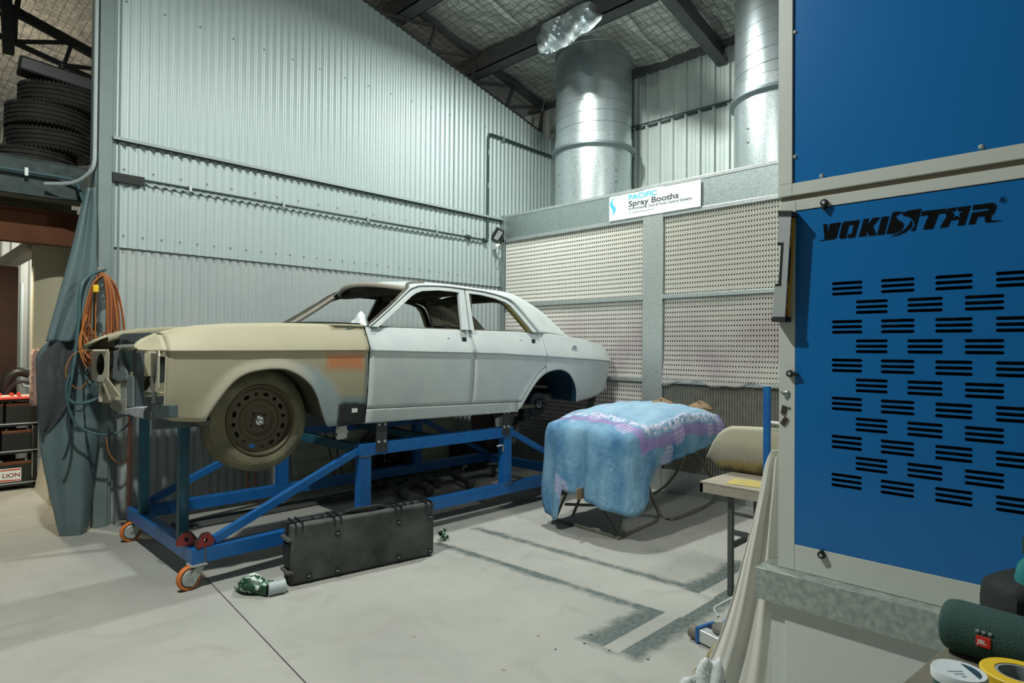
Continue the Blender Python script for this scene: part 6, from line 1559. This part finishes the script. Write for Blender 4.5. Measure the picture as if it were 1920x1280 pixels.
sk = thing('portable_speaker', 'dark green cylindrical fabric speaker with a red badge on the bench', 'speaker', (1.2, .1, ZB))
RS = .052
def PZs(px, py, z): return PZ(px, py, z)
s0, s1 = PZ(1772, 1165, ZB+RS), PZ(1965, 1222, ZB+RS)
sd_ = (s1-s0).normalized(); Ls = (s1-s0).length+.06
prof = [(0, 0), (RS*.80, .0), (RS*.93, .006), (RS, .022)]+[(RS, Ls*.5)]+[(RS, Ls-.022), (RS*.93, Ls-.006), (RS*.8, Ls), (0, Ls)]
xx_ = V((0, 0, 1)); yy_ = sd_.cross(xx_); MSp = Matrix((xx_, yy_, sd_)).transposed().to_4x4(); MSp.translation = s0
b = MB(); b.lathe(prof, 40, MSp); b.build('fabric_body', M_grn, sk, smooth=True, ang=50)
q = PZ(1869, 1185, ZB+RS*.9); tt = (q-s0).dot(sd_); nrm_ = (V((0, 0, H))-s0); nrm_ = (nrm_-sd_*nrm_.dot(sd_)).normalized()
nn2 = (nrm_*.93+V((0, 0, -1))*.30); nn2 = (nn2-sd_*nn2.dot(sd_)).normalized(); up_ = nn2.cross(sd_); up_ = up_ if up_.z > 0 else -up_
MBd = Matrix((sd_, up_, nn2)).transposed().to_4x4(); MBd.translation = s0+sd_*tt+nn2*RS
b = MB(); b.box((-.012, -.010, -.004), (.012, .010, .002), 0, MBd); bd = b.build('badge', mat('badge_red', (.62, .03, .02), .4), sk, bevel=.001)
text('JBL', 'badge_text', MBd @ Matrix.Translation((-.009, -.004, .0021)), .011, M_sign, bd, ext=.0002, bold=.0003)
for k_ in (-1, 0, 1):
    b = MB(); b.box((k_*.010-.003, .016, -.003), (k_*.010+.003, .020, .0008), 0, MBd @ Matrix.Translation((0, 0, -.0005))); b.build('button_mark', M_grey, sk)
def ringroll(name, cat, label, c_, ro, ri, h_, m_, parts):
    t = thing(name, label, cat, tuple(c_)); M0 = Matrix.Translation(c_)
    b = MB(); b.lathe([(ri, 0), (ro-.002, 0), (ro, .002), (ro, h_-.002), (ro-.002, h_), (ri, h_)], 48, M0); b.build('tape_winding', m_, t, smooth=True, ang=40)
    return t, M0
tpc = PZ(1912, 1262, ZB+.048); tpc.z = ZB+.001
t, M0 = ringroll('tape_roll', 'tape', 'wide yellow tape roll lying flat on the bench', tpc, .058, .036, .048, M_yel, None)
b = MB(); b.lathe([(.0362, .001), (.0355, .047), (.031, .047), (.031, .001)], 40, M0, closed=True); b.build('card_core', mat('core_grey', (.16, .19, .19), .6, 0, (.40, .45, .45), 30), t, smooth=True)
lc = PZ(1798, 1257, ZB+.060); lc.z = ZB+.001
t = thing('tub_with_lid', 'small tub with a white lid and dark label in front of speaker', 'tub', tuple(lc)); M0 = Matrix.Translation(lc)
b = MB(); b.lathe([(0, 0), (.036, 0), (.038, .003), (.038, .046)], 40, M0); b.build('tub_body', mat('tub_green', (.02, .12, .10), .4), t, smooth=True)
b = MB(); b.lathe([(.038, .042), (.042, .044), (.042, .056), (.040, .060), (.034, .059), (0, .059)], 40, M0); b.build('lid', mat('lid_white', (.62, .68, .68), .4), t, smooth=True, ang=30)
vd = V((RT.x, RT.y, 0)).normalized(); vf = V((-vd.y, vd.x, 0)); ML_ = Matrix((vd, vf, V((0, 0, 1)))).transposed().to_4x4(); ML_.translation = V((lc.x, lc.y, lc.z+.0592))
b = MB(); seg = [(.032*cos(a), .032*sin(a)) for a in [radians(-62+i*8) for i in range(15)]]; b.prism(seg, ML_, .0006); b.build('lid_label', mat('navy_label', (.02, .06, .08), .5), t)
for k_ in range(3):
    b = MB(); b.box((-.022+k_*.006, -.004-k_*.009, 0), (.004-k_*.003, -.001-k_*.009, .0006), 0, ML_); b.build('lid_print', M_grey, t)
bg = thing('black_bag', 'black soft bag slumped behind the green speaker', 'bag', (1.4, 0, ZB))
q = PZ(1880, 1160, ZB); b = MB(); P = []
vr = vd; 
for i in range(17):
    a = 2*pi*i/16; row = []
    for j in range(8):
        v_ = j/7; rr_ = interp([(0, 1.0), (.3, 1.0), (.6, .96), (.8, .80), (1, .0)], v_); ca, sa = cos(a), sin(a); rr2 = rr_*(abs(ca)**6+abs(sa)**6)**(-1/6)
        row.append(q+vf*(-.005+.062*sa*rr2)+vr*(.060+.085*ca*rr2-.0*v_)+V((0, 0, .001+.115*min(1, v_*1.1)+(.010*ca if v_ > .7 else 0))))
    P.append(row)
b.grid(P); b.build('bag_body', M_blk2, bg, smooth=True, ang=60)
q = PZ(1931, 1172, ZB); bo2 = thing('spray_bottle', 'translucent pinkish bottle with teal shoulder at the right frame edge', 'bottle', (q.x, q.y, ZB)); M0 = Matrix.Translation((q.x, q.y, ZB+.001))
b = MB(); b.lathe([(0, 0), (.026, 0), (.028, .004), (.028, .085)], 32, M0); b.build('lower_body', mat('bottle_pink', (.42, .30, .34), .35), bo2, smooth=True)
b = MB(); b.lathe([(.028, .085), (.028, .105), (.022, .135), (.011, .15), (.011, .165)], 32, M0); b.build('shoulder', mat('bottle_teal', (.03, .24, .24), .3), bo2, smooth=True)
b = MB(); b.lathe([(.014, .160), (.014, .195), (0, .197)], 20, M0); b.build('cap', mat('cap_green', (.015, .05, .035), .5), bo2, smooth=True)
# debris on the floor
for k_, (px, py, r_) in enumerate(((1009, 1192, .012), (1108, 1190, .014), (1096, 1206, .010), (1215, 1236, .009), (944, 1256, .012), (776, 1193, .014), (1142, 1219, .008), (1042, 1217, .007))):
    q = PZ(px, py); b = MB(); b.lathe([(0, .004), (r_*.5, .004), (r_, 0)], 7, Matrix.Translation(q)); o = b.build('floor_debris', M_steel if k_ not in (0, 5, 4) else M_wood, None); tag(o, 'tiny dark stain-like chip on the concrete in the foreground' if k_ not in (0, 5, 4) else 'tiny tan chip of debris on the concrete in the foreground', 'debris', 'specks on the floor')
